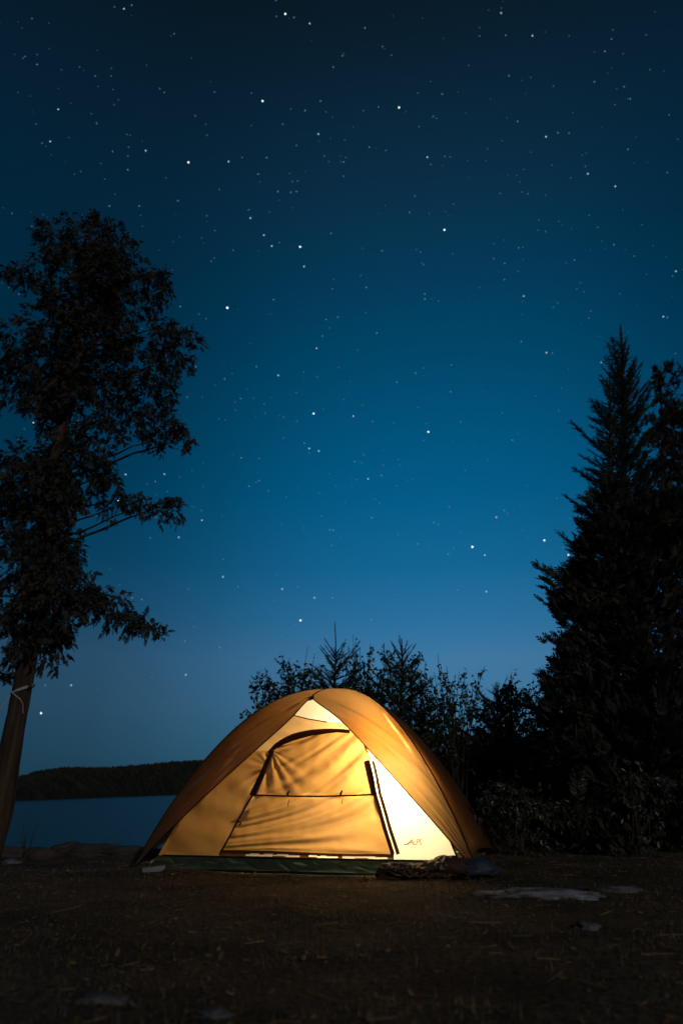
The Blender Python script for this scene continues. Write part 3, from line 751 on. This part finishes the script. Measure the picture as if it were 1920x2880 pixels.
shrub('leafy_shrub', 8.0, (1010, 2400), [(992, 1786, 0), (1000, 1798, .5), (1012, 1820, .3), (1040, 1810, 1), (980, 1826, .6), (1035, 1850, 1), (1000, 1840, 1), (968, 1850, .6), (1075, 1890, 1), (1025, 1870, 1)],
      [(1000, 1870, 26, 24), (1010, 1920, 34, 26), (985, 1940, 40, 24), (1060, 1905, 24, 10), (1030, 1960, 60, 24)],
      'wispy shrub with large dark leaves just right of the young spruce behind the peak', leaf=.055)
shrub('leafy_shrub', 8.3, (1150, 2400), [(1078, 1820, 1), (1084, 1828, 1), (1182, 1836, 1), (1160, 1850, .8), (1065, 1890, 1), (1210, 1900, .3), (1195, 1860, .2)],
      [(1090, 1850, 14, 20), (1170, 1860, 18, 22), (1080, 1940, 60, 30), (1110, 1900, 45, 26), (1160, 1920, 50, 40), (1190, 1970, 60, 46), (1100, 1990, 70, 36), (1150, 2040, 80, 50), (1220, 2040, 60, 50), (1240, 2100, 70, 40), (1200, 2000, 50, 40), (1060, 1960, 40, 26), (1270, 2130, 60, 40)],
      'dense small leaved shrub wrapped around the fork tipped young spruce', leaf=.046, dens=1.7)
shrub('leafy_shrub', 8.1, (1290, 2400), [(1231, 1840, 0), (1240, 1870, .3), (1255, 1873, 0), (1247, 1890, 1.2), (1278, 1897, .4), (1290, 1890, 0), (1312, 1882, .9), (1362, 1873, .6), (1345, 1895, .6), (1270, 1915, 1), (1330, 1920, .8), (1305, 1930, .8), (1265, 1940, .5), (1340, 1960, .3), (1220, 1890, .2)],
      [(1255, 1935, 16, 14), (1315, 1935, 22, 14), (1255, 1985, 30, 24), (1310, 1985, 34, 20), (1270, 2030, 34, 26), (1330, 2020, 24, 20), (1300, 2120, 60, 26), (1240, 2080, 30, 26), (1340, 2080, 20, 14)],
      'thin many stemmed shrub with sparse round leaves and bare tips', leaf=.055, dens=1.1)
shrub('leafy_shrub', 8.5, (1450, 2400), [(1438, 1888, 1), (1435, 1910, 1), (1492, 1920, 1), (1470, 1930, .6), (1358, 1953, .8), (1372, 1970, .8), (1400, 1930, .3), (1510, 1950, 1), (1420, 1930, 1), (1500, 1905, .2)],
      [(1438, 1945, 26, 24), (1425, 1980, 60, 26), (1500, 1970, 40, 26), (1400, 2020, 56, 40), (1470, 2020, 70, 44), (1540, 2010, 40, 36), (1380, 2080, 60, 40), (1450, 2090, 80, 46), (1530, 2080, 60, 44), (1560, 2000, 40, 44)],
      'rounded dense shrub between the bare tipped shrub and the big cedar', leaf=.052, dens=1.8)
# solid low thicket behind and right of the tent, bramble and ferns in front of it
def low(name, Y, x0, x1, y0, y1, label, r=56, leaf=.05, matl='leaf', dens=1., tips=(), step=66, cat='shrub', droop=.5):
    cl = []
    for y in np.arange(y0, y1, step):
        for x in np.arange(x0, x1, step): cl.append((x+random.uniform(-18, 18), y+random.uniform(-15, 15), r, r*.8))
    return shrub(name, Y, ((x0+x1)/2, 2400), tips, cl, label, leaf=leaf, matl=matl, dens=dens, spread=.4, cat=cat, droop=droop)
low('thicket', 9.3, 1000, 1420, 2100, 2400, 'black low thicket directly behind the right slope of the tent', r=60, leaf=.075, dens=.9)
low('thicket', 9.0, 1440, 1700, 2130, 2420, 'black low thicket under the rounded shrub and cedar edge', r=60, leaf=.075, dens=.9)
low('thicket', 8.6, 1700, 1960, 1850, 2420, 'dark tangle beneath the broad cedar at the right edge', r=62, leaf=.08, dens=.7)
shrub('bramble_bush', 6.6, (1450, 2420), [(1395, 2205, 1), (1430, 2200, 1), (1475, 2215, 1), (1345, 2250, 1), (1380, 2240, 1), (1510, 2240, 1), (1335, 2290, .7)],
      [(1400, 2225, 30, 16), (1440, 2215, 30, 14), (1370, 2255, 40, 16), (1450, 2255, 46, 18), (1400, 2290, 50, 20), (1480, 2290, 50, 20), (1420, 2320, 56, 20), (1530, 2260, 40, 16), (1360, 2330, 30, 16), (1480, 2345, 50, 20), (1560, 2300, 40, 26), (1400, 2375, 50, 20), (1500, 2390, 50, 20)],
      'bramble bush with pale glinting drooping leaves beside the right end of the tent', leaf=.055, dens=.75, matl='bramble', droop=.9)
shrub('bramble_bush', 6.9, (1650, 2430), [(1560, 2250, .8), (1620, 2245, .8), (1600, 2260, .8), (1690, 2210, .6)],
      [(1580, 2270, 36, 14), (1630, 2280, 40, 18), (1600, 2320, 50, 22), (1690, 2300, 50, 24), (1650, 2350, 60, 26), (1740, 2360, 60, 26), (1600, 2390, 50, 20)],
      'dim low bramble with arching stems in the middle of the right hand brush', leaf=.05, dens=.6, matl='leaf', droop=.8)
shrub('bramble_bush', 6.7, (1800, 2430), [(1755, 2175, 1), (1790, 2165, 1), (1830, 2185, .8), (1850, 2165, .6), (1900, 2200, .6)],
      [(1770, 2190, 36, 16), (1820, 2200, 40, 18), (1770, 2230, 40, 18), (1850, 2240, 40, 18), (1800, 2270, 50, 20), (1890, 2260, 40, 26), (1850, 2320, 60, 26), (1800, 2370, 60, 24), (1900, 2380, 50, 30)],
      'tall leafy bramble lowest at the right edge of the picture', leaf=.055, dens=.65, matl='bramble', droop=.8)
# fern fronds
def fern(Y, px, py, label, fr):
    b0 = wp(px, py, Y); b0.z = ground_h(b0.x, b0.y); root = empty('fern', b0)
    for (tx, ty) in fr:
        e = wp(tx, ty, Y) - b0; pts = [Vector((0, 0, 0)), Vector((e.x*.15, 0, e.z*.8)), Vector((e.x*.55, -.05, e.z*1.12)), e]
        L = [Vector(pts[0]*(1-f)**3+pts[1]*(3*f*(1-f)**2)+pts[2]*(3*f*f*(1-f))+pts[3]*f**3) for f in [i/29 for i in range(30)]]
        mb = MB(); mb.tube(L, list(np.linspace(.004, .001, 30)), 4, False)
        T = []; D = []; S = []
        for i in range(9, 30):
            t = np.array((L[min(29, i+1)]-L[i-1]).normalized()); sd = norm(np.cross(t, [0, .4, 1.]))
            for sg in (-1, 1):
                T.append(np.array(L[i])); D.append(sd*sg + t*.5 + rng.normal(size=3)*.08); S.append(.10*math.sin((i-7)/23*math.pi)**.7+.02)
        Mx = frames(np.array(D), np.array(S)); Mx[:, :, 1] *= .45
        V, F_ = batch(LV, LF, Mx, np.array(T)); mb.add(V, F_); mb.done('frond', M['bramble'], root)
    tag(root, label, 'fern')
fern(6.9, 1640, 2400, 'single arching fern with pale fronds between two brambles', [(1700, 2245), (1625, 2200), (1590, 2260)])

# ------------------------------------------------------------ rocks
def rock(name, c, s, seed, material, label, group=None, cat='rock', sharp=1., sub=4):
    import bmesh
    bm = bmesh.new(); bmesh.ops.create_icosphere(bm, subdivisions=sub, radius=1)
    for v in bm.verts:
        p_ = v.co.copy(); d = 1 + .30*sharp*noise.noise(p_*1.1+Vector((seed, 0, 0))) + .14*sharp*noise.noise(p_*2.9+Vector((0, seed, 0))) + .07*sharp*noise.noise(p_*6+Vector((seed, seed, 0))) + .05*noise.noise(p_*14)
        v.co = Vector((p_.x*d*s[0], p_.y*d*s[1], p_.z*d*s[2]))
        if v.co.z < -s[2]*.35: v.co.z = -s[2]*.35
    me = bpy.data.meshes.new(name); bm.to_mesh(me); bm.free()
    me.polygons.foreach_set('use_smooth', [True]*len(me.polygons)); me.materials.append(material)
    o = bpy.data.objects.new(name, me); col.objects.link(o); o.location = c; o.rotation_euler = (0, 0, seed*1.7)
    o.rotation_euler = (0, 0, 0)
    return tag(o, label, cat, group)
def on(px, py, Y, dz=0):
    q = wp(px, py, Y); q.z = ground_h(q.x, q.y)+dz; return q
rock('boulder', on(190, 2400, 6.9), (.15, .2, .10), 3, M['rock'], 'humped boulder forming the highest point of the left lakeside ledge')
rock('boulder', on(245, 2400, 6.9), (.40, .3, .075), 8, M['rock'], 'long low boulder stretching from the humped rock toward the tent')
rock('boulder', on(345, 2420, 6.8), (.24, .25, .05), 5, M['rock'], 'small low boulder at the left corner of the tent')
rock('boulder', on(125, 2405, 6.8), (.20, .25, .07), 12, M['rock'], 'squarish boulder left of the humped rock')
rock('boulder', on(20, 2410, 6.9), (.24, .25, .06), 17, M['rock'], 'low dark boulder by the foot of the cedar trunk')
rock('stone', on(40, 2418, 6.3), (.09, .1, .035), 21, M['flat_rock'], 'pale blue grey stone catching light near the cedar foot', sub=3)
def flat(px, py, sx, sy, sz, seed, label, mt='flat_rock'):
    d = ray(px, py); t = -H_CAM/d.z; q = Vector((0, 0, H_CAM)) + d*t; q.z = ground_h(q.x, q.y) - sz*.0
    rock('flat_stone', q, (sx, sy, sz), seed, M[mt], label, 'pale stones bedded in the campsite ground', sub=4, sharp=2.2)
flat(1482, 2520, .29, .19, .020, 31, 'broad pale slab bedded in the ground right of the tent', 'slab')
flat(1730, 2496, .14, .08, .02, 33, 'narrow pale stone beyond the broad slab toward the right edge')
flat(1650, 2610, .05, .05, .02, 40, 'small rounded stone in front of the broad slab')
flat(280, 2825, .06, .04, .014, 44, 'pale stone in the near left foreground')
flat(605, 2862, .05, .035, .012, 47, 'pale stone in the near foreground left of centre')

# ------------------------------------------------------------ camp bits
# crumpled brown roll at the right end of the tent
def W(x, y, z=0): return Tm @ Vector((x, y, z))
rl = empty('fabric_roll', W(.86, -1.07, 0), TR)
tag(rl, 'crumpled brown roll of cloth lying against the right end of the green floor', 'rolled cloth')
def roll_fn(u, v):
    x = -.30 + .54*u; a_ = v*2*math.pi*1.0
    r = .036 + .022*sst((u-.45)/.4); r *= min(1, math.sin(min(1, u*9)*math.pi/2)+.15)
    f = nz3(x*11, math.cos(a_)*1.3+math.sin(a_)*3, 81)*.5 + nz3(x*26, a_*1.7, 82)*.35 if 0 < v < 1 else 0
    f = nz3(x*9 + math.cos(a_)*1.5, math.sin(a_)*2.4, 81)*.55 + (1-abs(nz3(x*19, math.cos(a_+x*8)*2.2, 85))*2)*.35
    rr2 = r*(1+f*.8)
    return Vector((x + .01*nz3(a_, x*9), math.cos(a_)*rr2*1.3, max(.002, r*.95 + math.sin(a_)*rr2)))
grid('roll', roll_fn, 120, 48, M['roll'], rl)
for j, (x0, r0, turns) in enumerate(((.17, .058, 1.7),)):
    def sp_fn(u, v, x0=x0, r0=r0, turns=turns):
        a_ = .3+u*turns*2*math.pi; r = r0*(1-.55*u)+.006*nz3(a_*1.3, v*4)
        return Vector((x0 + v*.13 + .02*nz3(a_, 2), math.cos(a_)*r*1.2-.035, .068+math.sin(a_)*r*1.05))
    grid('roll_end', sp_fn, 70, 8, M['roll'], rl)
for j in range(5):
    e = MB(); x = -.27+.09*j; e.tube([Vector((x+.05*i+.02*random.random(), -.055-.02*math.sin(i), .03+.02*math.sin(i*1.8+j))) for i in range(6)], [.003, .008, .010, .009, .007, .003], 6); e.done('fold', M['roll'], rl, True)
# navy stuff sack behind the corner
sk = rock('stuff_sack', W(1.20, -1.02, .05), (.17, .11, .065), 61, M['sack'], 'slumped navy blue sack lying at the front right corner of the tent', cat='bag', sharp=.7, sub=4)
# pale board near the left corner, tent peg
bd = on(432, 2450, 5.35, .012)
mb = MB()
L_, W_, H_ = .075, .022, .018
c8 = [(-1, -1, -1), (1, -1, -1), (1, 1, -1), (-1, 1, -1), (-1, -1, 1), (1, -1, 1), (1, 1, 1), (-1, 1, 1)]
bv = [(x*L_*(1+.04*z), y*W_+.004*x, z*H_+.004*x) for x, y, z in c8]
mb.add(bv, [(0, 3, 2, 1), (4, 5, 6, 7), (0, 1, 5, 4), (1, 2, 6, 5), (2, 3, 7, 6), (3, 0, 4, 7)])
bo = mb.done('board', M['wood'], None); bo.location = bd; bo.rotation_euler = (0, R(-4), R(8))
bv_ = bo.modifiers.new('bevel', 'BEVEL'); bv_.width = .004; bv_.segments = 2
tag(bo, 'small pale offcut of board lying before the left tent corner', 'board')
pg = on(507, 2450, 5.4); mb = MB(); mb.tube([pg+Vector((0, 0, -.03)), pg+Vector((.004, 0, .035))], .005, 8); mb.tube([pg+Vector((-.012, 0, .036)), pg+Vector((.018, 0, .038))], .010, 8)
tag(mb.done('tent_peg', M['metal'], None, True), 'short tent peg standing in the ground by the left tent corner', 'tent peg')
# guy loop at left corner
gl = MB(); cL = W(-A, -B, .02); gl.tube([W(-A*.955, -B*.955, .11), cL, W(-A-.10, -B-.05, 0)], [.010, .008, .006], 6)
g_ = gl.done('corner_guy', M['roll'], None, True); g_.parent = tent; g_.matrix_parent_inverse = Ti.copy()

# ------------------------------------------------------------ grass and litter
def scatter(n, fx):
    out = []
    while len(out) < n:
        y = 1.5 + 6.2*random.random()**.9; x = random.uniform(-.62, .62)*y*1.0
        if fx(x, y): out.append((x, y, ground_h(x, y)))
    return np.array(out)
def outside(x, y):
    q = Ti @ Vector((x, y, 0)); 
    if abs(q.x) < A-.08 and abs(q.y) < B-.03: return False
    return nz3(x*1.5, y*1.5, 90) + .5*nz3(x*5, y*5, 91) > random.uniform(-.7, .5)
GP = scatter(30000, outside)
gv = np.array([(-.045, 0, 0), (.045, 0, 0), (.03, .10, .5), (-.03, .10, .5), (0, .33, .95)])
gq = np.array([(0, 1, 2, 3)]); gt = np.array([(3, 2, 4)])
az = rng.uniform(0, 6.283, len(GP)); S = rng.uniform(.006, .025, len(GP)) * (1 + .8*(rng.random(len(GP)) < .04)); ca, sa = np.cos(az), np.sin(az); ln = rng.uniform(.5, 2.2, len(GP))
Mx = np.zeros((len(GP), 3, 3)); Mx[:, 0, 0] = ca; Mx[:, 0, 1] = -sa*ln; Mx[:, 1, 0] = sa; Mx[:, 1, 1] = ca*ln; Mx[:, 2, 2] = 1
Mx *= S[:, None, None]; Mx[:, :, 0] *= .0 + (.9+1.2*rng.random(len(GP)))[:, None]
V1, Q1 = batch(gv, gq, Mx, GP); _, T1 = batch(gv, gt, Mx, GP)
tag(build('grass', V1, [Q1, T1], M['grass']), 'short sparse trampled grass in front of the tent', 'grass', kind='stuff')
LP = scatter(2600, outside); LP[:, 2] += .006
D = rng.normal(size=(len(LP), 3)); D[:, 2] *= .25; Sx = rng.uniform(.012, .034, len(LP))
D = norm(D); side = norm(np.cross(D, np.array([0, 0, 1.])+rng.normal(size=D.shape)*.25)); Mx = np.stack([D, side, np.cross(D, side)], 2)*Sx[:, None, None]
V1, Q1 = batch(LV, LF, Mx, LP)
tag(build('leaf_litter', V1, Q1, M['dry']), 'dry fallen leaves and bits scattered over the ground', 'leaf litter', kind='stuff')
TP = scatter(420, outside); TP[:, 2] += .004; az = rng.uniform(0, 6.283, len(TP)); D = np.stack([np.cos(az), np.sin(az), rng.normal(size=len(TP))*.08], -1); D = norm(D)
side = norm(np.cross(D, np.array([0, 0, 1.]))); L_t = rng.uniform(.03, .15, len(TP)); w_t = rng.uniform(.0012, .003, len(TP))
Mx = np.stack([D*L_t[:, None], side*w_t[:, None], np.cross(side, D)*w_t[:, None]], 2)
tv = np.array([(0, -1, 0), (0, 1, 0), (0, 0, 1.6), (1, -.5, 0), (1, .5, 0), (1, 0, .9)]); tf = np.array([(0, 2, 5, 3), (2, 1, 4, 5), (1, 0, 3, 4)])
V1, Q1 = batch(tv, tf, Mx, TP)
tag(build('fallen_twigs', V1, Q1, M['dry']), 'thin dry twigs strewn over the bare ground', 'twigs', kind='stuff')
# taller tufts against the lake on the left and along the brush
def tuft(px, py, Y, n, h, label):
    c = on(px, py, Y); root = MB()
    for i in range(n):
        a_ = random.uniform(0, 6.28); l = h*random.uniform(.5, 1.1); lean_ = random.uniform(.05, .5)
        d = Vector((math.cos(a_), math.sin(a_), 0)); b_ = d*random.uniform(0, .05)
        root.tube([c+b_, c+b_+d*l*lean_*.35+Vector((0, 0, l*.55)), c+b_+d*l*lean_+Vector((0, 0, l))], [.0022, .0016, .0006], 3, False)
    tag(root.done('grass_tuft', M['grass']), label, 'grass tuft')
tuft(68, 2415, 6.9, 12, .26, 'thin grass stems standing against the lake near the cedar trunk')
tuft(310, 2420, 6.7, 12, .14, 'short grass tuft on the lakeside ledge between boulders and tent')
tuft(425, 2415, 6.3, 26, .12, 'grass tuft seen in the gap under the left tent corner')
tuft(1030, 2462, 4.9, 30, .06, 'matted brown tuft at the middle of the tent front')

# ------------------------------------------------------------ sky, stars, moon
w = bpy.data.worlds.new('World'); sc.world = w; w.use_nodes = True; nt = w.node_tree; nt.nodes.clear()
out = nt.nodes.new('ShaderNodeOutputWorld'); bg = nt.nodes.new('ShaderNodeBackground')
tc = N(nt, 'ShaderNodeTexCoord'); sep = N(nt, 'ShaderNodeSeparateXYZ'); nt.links.new(tc.outputs['Generated'], sep.inputs[0])
def lin(c): return tuple(((v/255)/12.92 if v/255 <= .04045 else ((v/255+.055)/1.055)**2.4) for v in c)
SKY = [(-.02, (30, 50, 66)), (.0, (48, 92, 120)), (.05, (54, 106, 138)), (.11, (64, 116, 152)), (.17, (64, 119, 160)), (.227, (42, 111, 157)), (.30, (20, 101, 147)), (.399, (3, 91, 135)), (.577, (1, 70, 105)), (.66, (5, 58, 88)), (.747, (11, 46, 70)), (.853, (10, 29, 43)), (1., (8, 22, 34))]
mr = N(nt, 'ShaderNodeMapRange'); mr.inputs['From Min'].default_value = -.1; mr.inputs['From Max'].default_value = 1
nt.links.new(sep.outputs['Z'], mr.inputs['Value'])
cr = N(nt, 'ShaderNodeValToRGB'); els = cr.color_ramp.elements
cr.color_ramp.interpolation = 'EASE'
cr.color_ramp.interpolation = 'LINEAR'
for i, (z_, c_) in enumerate(SKY):
    p_ = (z_+.1)/1.1; e_ = els[i] if i < 2 else els.new(p_); e_.position = p_; e_.color = (*lin(c_), 1)
nt.links.new(mr.outputs[0], cr.inputs[0])
gdir = Vector((math.sin(R(9))*math.cos(R(16)), math.cos(R(9))*math.cos(R(16)), math.sin(R(16))))
dp = N(nt, 'ShaderNodeVectorMath', operation='DOT_PRODUCT'); dp.inputs[1].default_value = gdir
nt.links.new(tc.outputs['Generated'], dp.inputs[0])
fr_ = N(nt, 'ShaderNodeValToRGB'); E = fr_.color_ramp.elements
E[0].position = 0; E[0].color = (.12, .12, .12, 1); E[1].position = 1; E[1].color = (1, 1, 1, 1)
for p_, v_ in ((.60, .26), (.80, .33), (.88, .40), (.91, .49), (.94, .62), (.965, .78), (.988, .93)):
    e_ = E.new(p_); e_.color = (v_, v_, v_, 1)
nt.links.new(dp.outputs['Value'], fr_.inputs[0])
# the elevation ramp already holds the fall-off upwards: undo it for the centre column
mxs = N(nt, 'ShaderNodeMix', data_type='RGBA', blend_type='MULTIPLY'); mxs.inputs[0].default_value = 1
# use horizontal part only
hx = N(nt, 'ShaderNodeVectorMath', operation='MULTIPLY'); hx.inputs[1].default_value = (1, 1, 0)
hn = N(nt, 'ShaderNodeVectorMath', operation='NORMALIZE'); nt.links.new(tc.outputs['Generated'], hx.inputs[0]); nt.links.new(hx.outputs[0], hn.inputs[0])
dp.inputs[1].default_value = (math.sin(R(9)), math.cos(R(9)), 0); nt.links.new(hn.outputs[0], dp.inputs[0])
hi_ = N(nt, 'ShaderNodeMapRange', interpolation_type='SMOOTHSTEP'); hi_.inputs['From Min'].default_value = .46; hi_.inputs['From Max'].default_value = 1.1
nt.links.new(sep.outputs['Z'], hi_.inputs['Value'])
fl_ = N(nt, 'ShaderNodeMix', data_type='RGBA'); nt.links.new(hi_.outputs[0], fl_.inputs[0]); nt.links.new(fr_.outputs[0], fl_.inputs[6]); fl_.inputs[7].default_value = (.86, .86, .86, 1)
nt.links.new(cr.outputs[0], mxs.inputs[6]); nt.links.new(fl_.outputs[2], mxs.inputs[7])
nt.links.new(mxs.outputs[2], bg.inputs[0]); bg.inputs[1].default_value = 1.0
nt.links.new(bg.outputs[0], out.inputs[0])

sd = bpy.data.lights.new('moon', 'SUN'); sd.energy = .50; sd.angle = R(3); sd.color = (1, .90, .80)
so = bpy.data.objects.new('moon', sd); col.objects.link(so); so.rotation_euler = Vector((-.55, 1.0, -.50)).to_track_quat('-Z', 'Y').to_euler()

STARS = [(285,20,2),(303,12,1),(655,32,3),(711,54,2),(675,40,1),(838,64,1),(1150,30,2),(1161,81,1),(1222,82,2),(1388,118,1),(86,148,1),(786,128,1),(765,154,1),(134,251,2),(603,232,3),(736,232,1),(916,247,3),(1015,216,1),(1432,199,1),(1446,227,1),(1168,174,1),(1364,188,1),(116,325,2),(259,348,1),(294,390,1),(335,346,2),(433,373,3),(525,371,2),(612,362,1),(593,400,1),(731,308,2),(981,361,2),(789,372,1),(848,338,1),(1253,314,2),(1188,279,1),(1441,343,1),(1349,399,2),(1412,428,2),(409,461,1),(320,473,1),(575,501,2),(187,495,1),(638,440,1),(668,442,1),(681,440,1),(940,488,1),(1020,528,3),(606,540,2),(624,565,2),(689,567,3),(877,576,1),(1318,597,1),(1190,569,1),(1158,605,1),(1158,642,1),(1409,562,1),(698,612,2),(628,688,1),(522,707,4),(414,704,1),(841,660,1),(975,675,1),(975,687,1),(1202,680,2),(1551,623,2),(1522,727,2),(1380,832,2),(1539,846,2),(1551,883,1),(1196,785,1),(1254,810,2),(865,765,1),(727,800,2),(589,842,1),(639,862,2),(450,842,1),(516,870,1),(954,857,1),(911,878,1),(1034,900,1),(720,950,3),(811,956,2),(77,971,3),(983,992,3),(699,1018,1),(710,1030,2),(732,1036,2),(814,1060,1),(554,1052,1),(289,1090,2),(378,1089,2),(357,1106,1),(845,1100,2),(595,1104,1),(572,1117,1),(854,1189,1),(996,1200,1),(1031,1164,1),(1139,1188,2),(1347,1167,1),(271,1150,3),(210,1155,2),(464,1195,2),(411,1234,2),(757,1217,1),(765,1218,1),(1249,1241,3),(1084,1256,4),(1113,1275,2),(1304,1275,3),(959,1249,1),(512,1325,2),(304,1373,1),(648,1353,2),(722,1373,2),(763,1373,1),(1116,1359,2),(1029,1273,1),(690,1425,3),(425,1473,1),(505,1487,1),(853,1423,1),(427,1550,2),(164,1574,2),(95,1638,3),(155,580,2),(105,1574,1),(1176,1011,1),(740,772,1),(760,536,1)]
SD = 6000.
ico = np.array([(0, 0, 1), (.894, 0, .447), (.276, .851, .447), (-.724, .526, .447), (-.724, -.526, .447), (.276, -.851, .447), (.724, .526, -.447), (-.276, .851, -.447), (-.894, 0, -.447), (-.276, -.851, -.447), (.724, -.526, -.447), (0, 0, -1)])
icf = np.array([(0,1,2),(0,2,3),(0,3,4),(0,4,5),(0,5,1),(1,6,2),(2,7,3),(3,8,4),(4,9,5),(5,10,1),(2,6,7),(3,7,8),(4,8,9),(5,9,10),(1,10,6),(11,7,6),(11,8,7),(11,9,8),(11,10,9),(11,6,10)])
def starmat(name, c, s):
    m, nt, out = mat(name); e = N(nt, 'ShaderNodeEmission', Strength=s); e.inputs[0].default_value = (*c, 1); nt.links.new(e.outputs[0], out.inputs[0]); return m
SM = [starmat('star_faint', (.25, .5, .8), .34), starmat('star_dim', (.35, .65, .95), .55), starmat('star_clear', (.55, .8, 1), 1.1), starmat('star_bright', (.8, .93, 1), 2.1)]
lists = {0: [], 1: [], 2: [], 3: []}
for x, y, b in STARS: lists[min(3, b)].append((x*k, y*k, [0, 3.0, 3.7, 4.7, 5.8][b]/2))
for i in range(1100):
    x, y = random.uniform(-500, 2420), random.uniform(-400, 2000)
    if random.random() < .5 + .5*(y < 1500): lists[0].append((x, y, random.uniform(.8, 1.9)))
for i in range(70): lists[1].append((random.uniform(-500, 2420), random.uniform(-400, 1900), random.uniform(.9, 1.6)))
SV = []; SF = []; off = 0; mi = []
for b, L in lists.items():
    for x, y, r in L:
        d = ray(x, y); dn = d.normalized(); c = np.array(dn*SD + Vector((0, 0, H_CAM))); rad = r/1920*SD/d.length*1.0*d.length*(1/d.length)
        SV.append(ico*rad + c); SF.append(icf+off); off += 12; mi += [b]*20
so_ = build('stars', np.concatenate(SV), np.concatenate(SF), SM[0])
for m_ in SM[1:]: so_.data.materials.append(m_)
so_.data.polygons.foreach_set('material_index', mi)
tag(so_, 'countless small stars scattered over the deep blue night sky', 'stars', kind='stuff')

# ------------------------------------------------------------ render settings
sc.view_settings.view_transform = 'Standard'; sc.view_settings.look = 'None'; sc.view_settings.exposure = 0; sc.view_settings.gamma = 1
sc.render.engine = 'CYCLES'
cy = sc.cycles; cy.use_denoising = True; cy.denoiser = 'OPENIMAGEDENOISE'; cy.max_bounces = 8; cy.diffuse_bounces = 4; cy.transmission_bounces = 6; cy.transparent_max_bounces = 12
cy.sample_clamp_indirect = 6
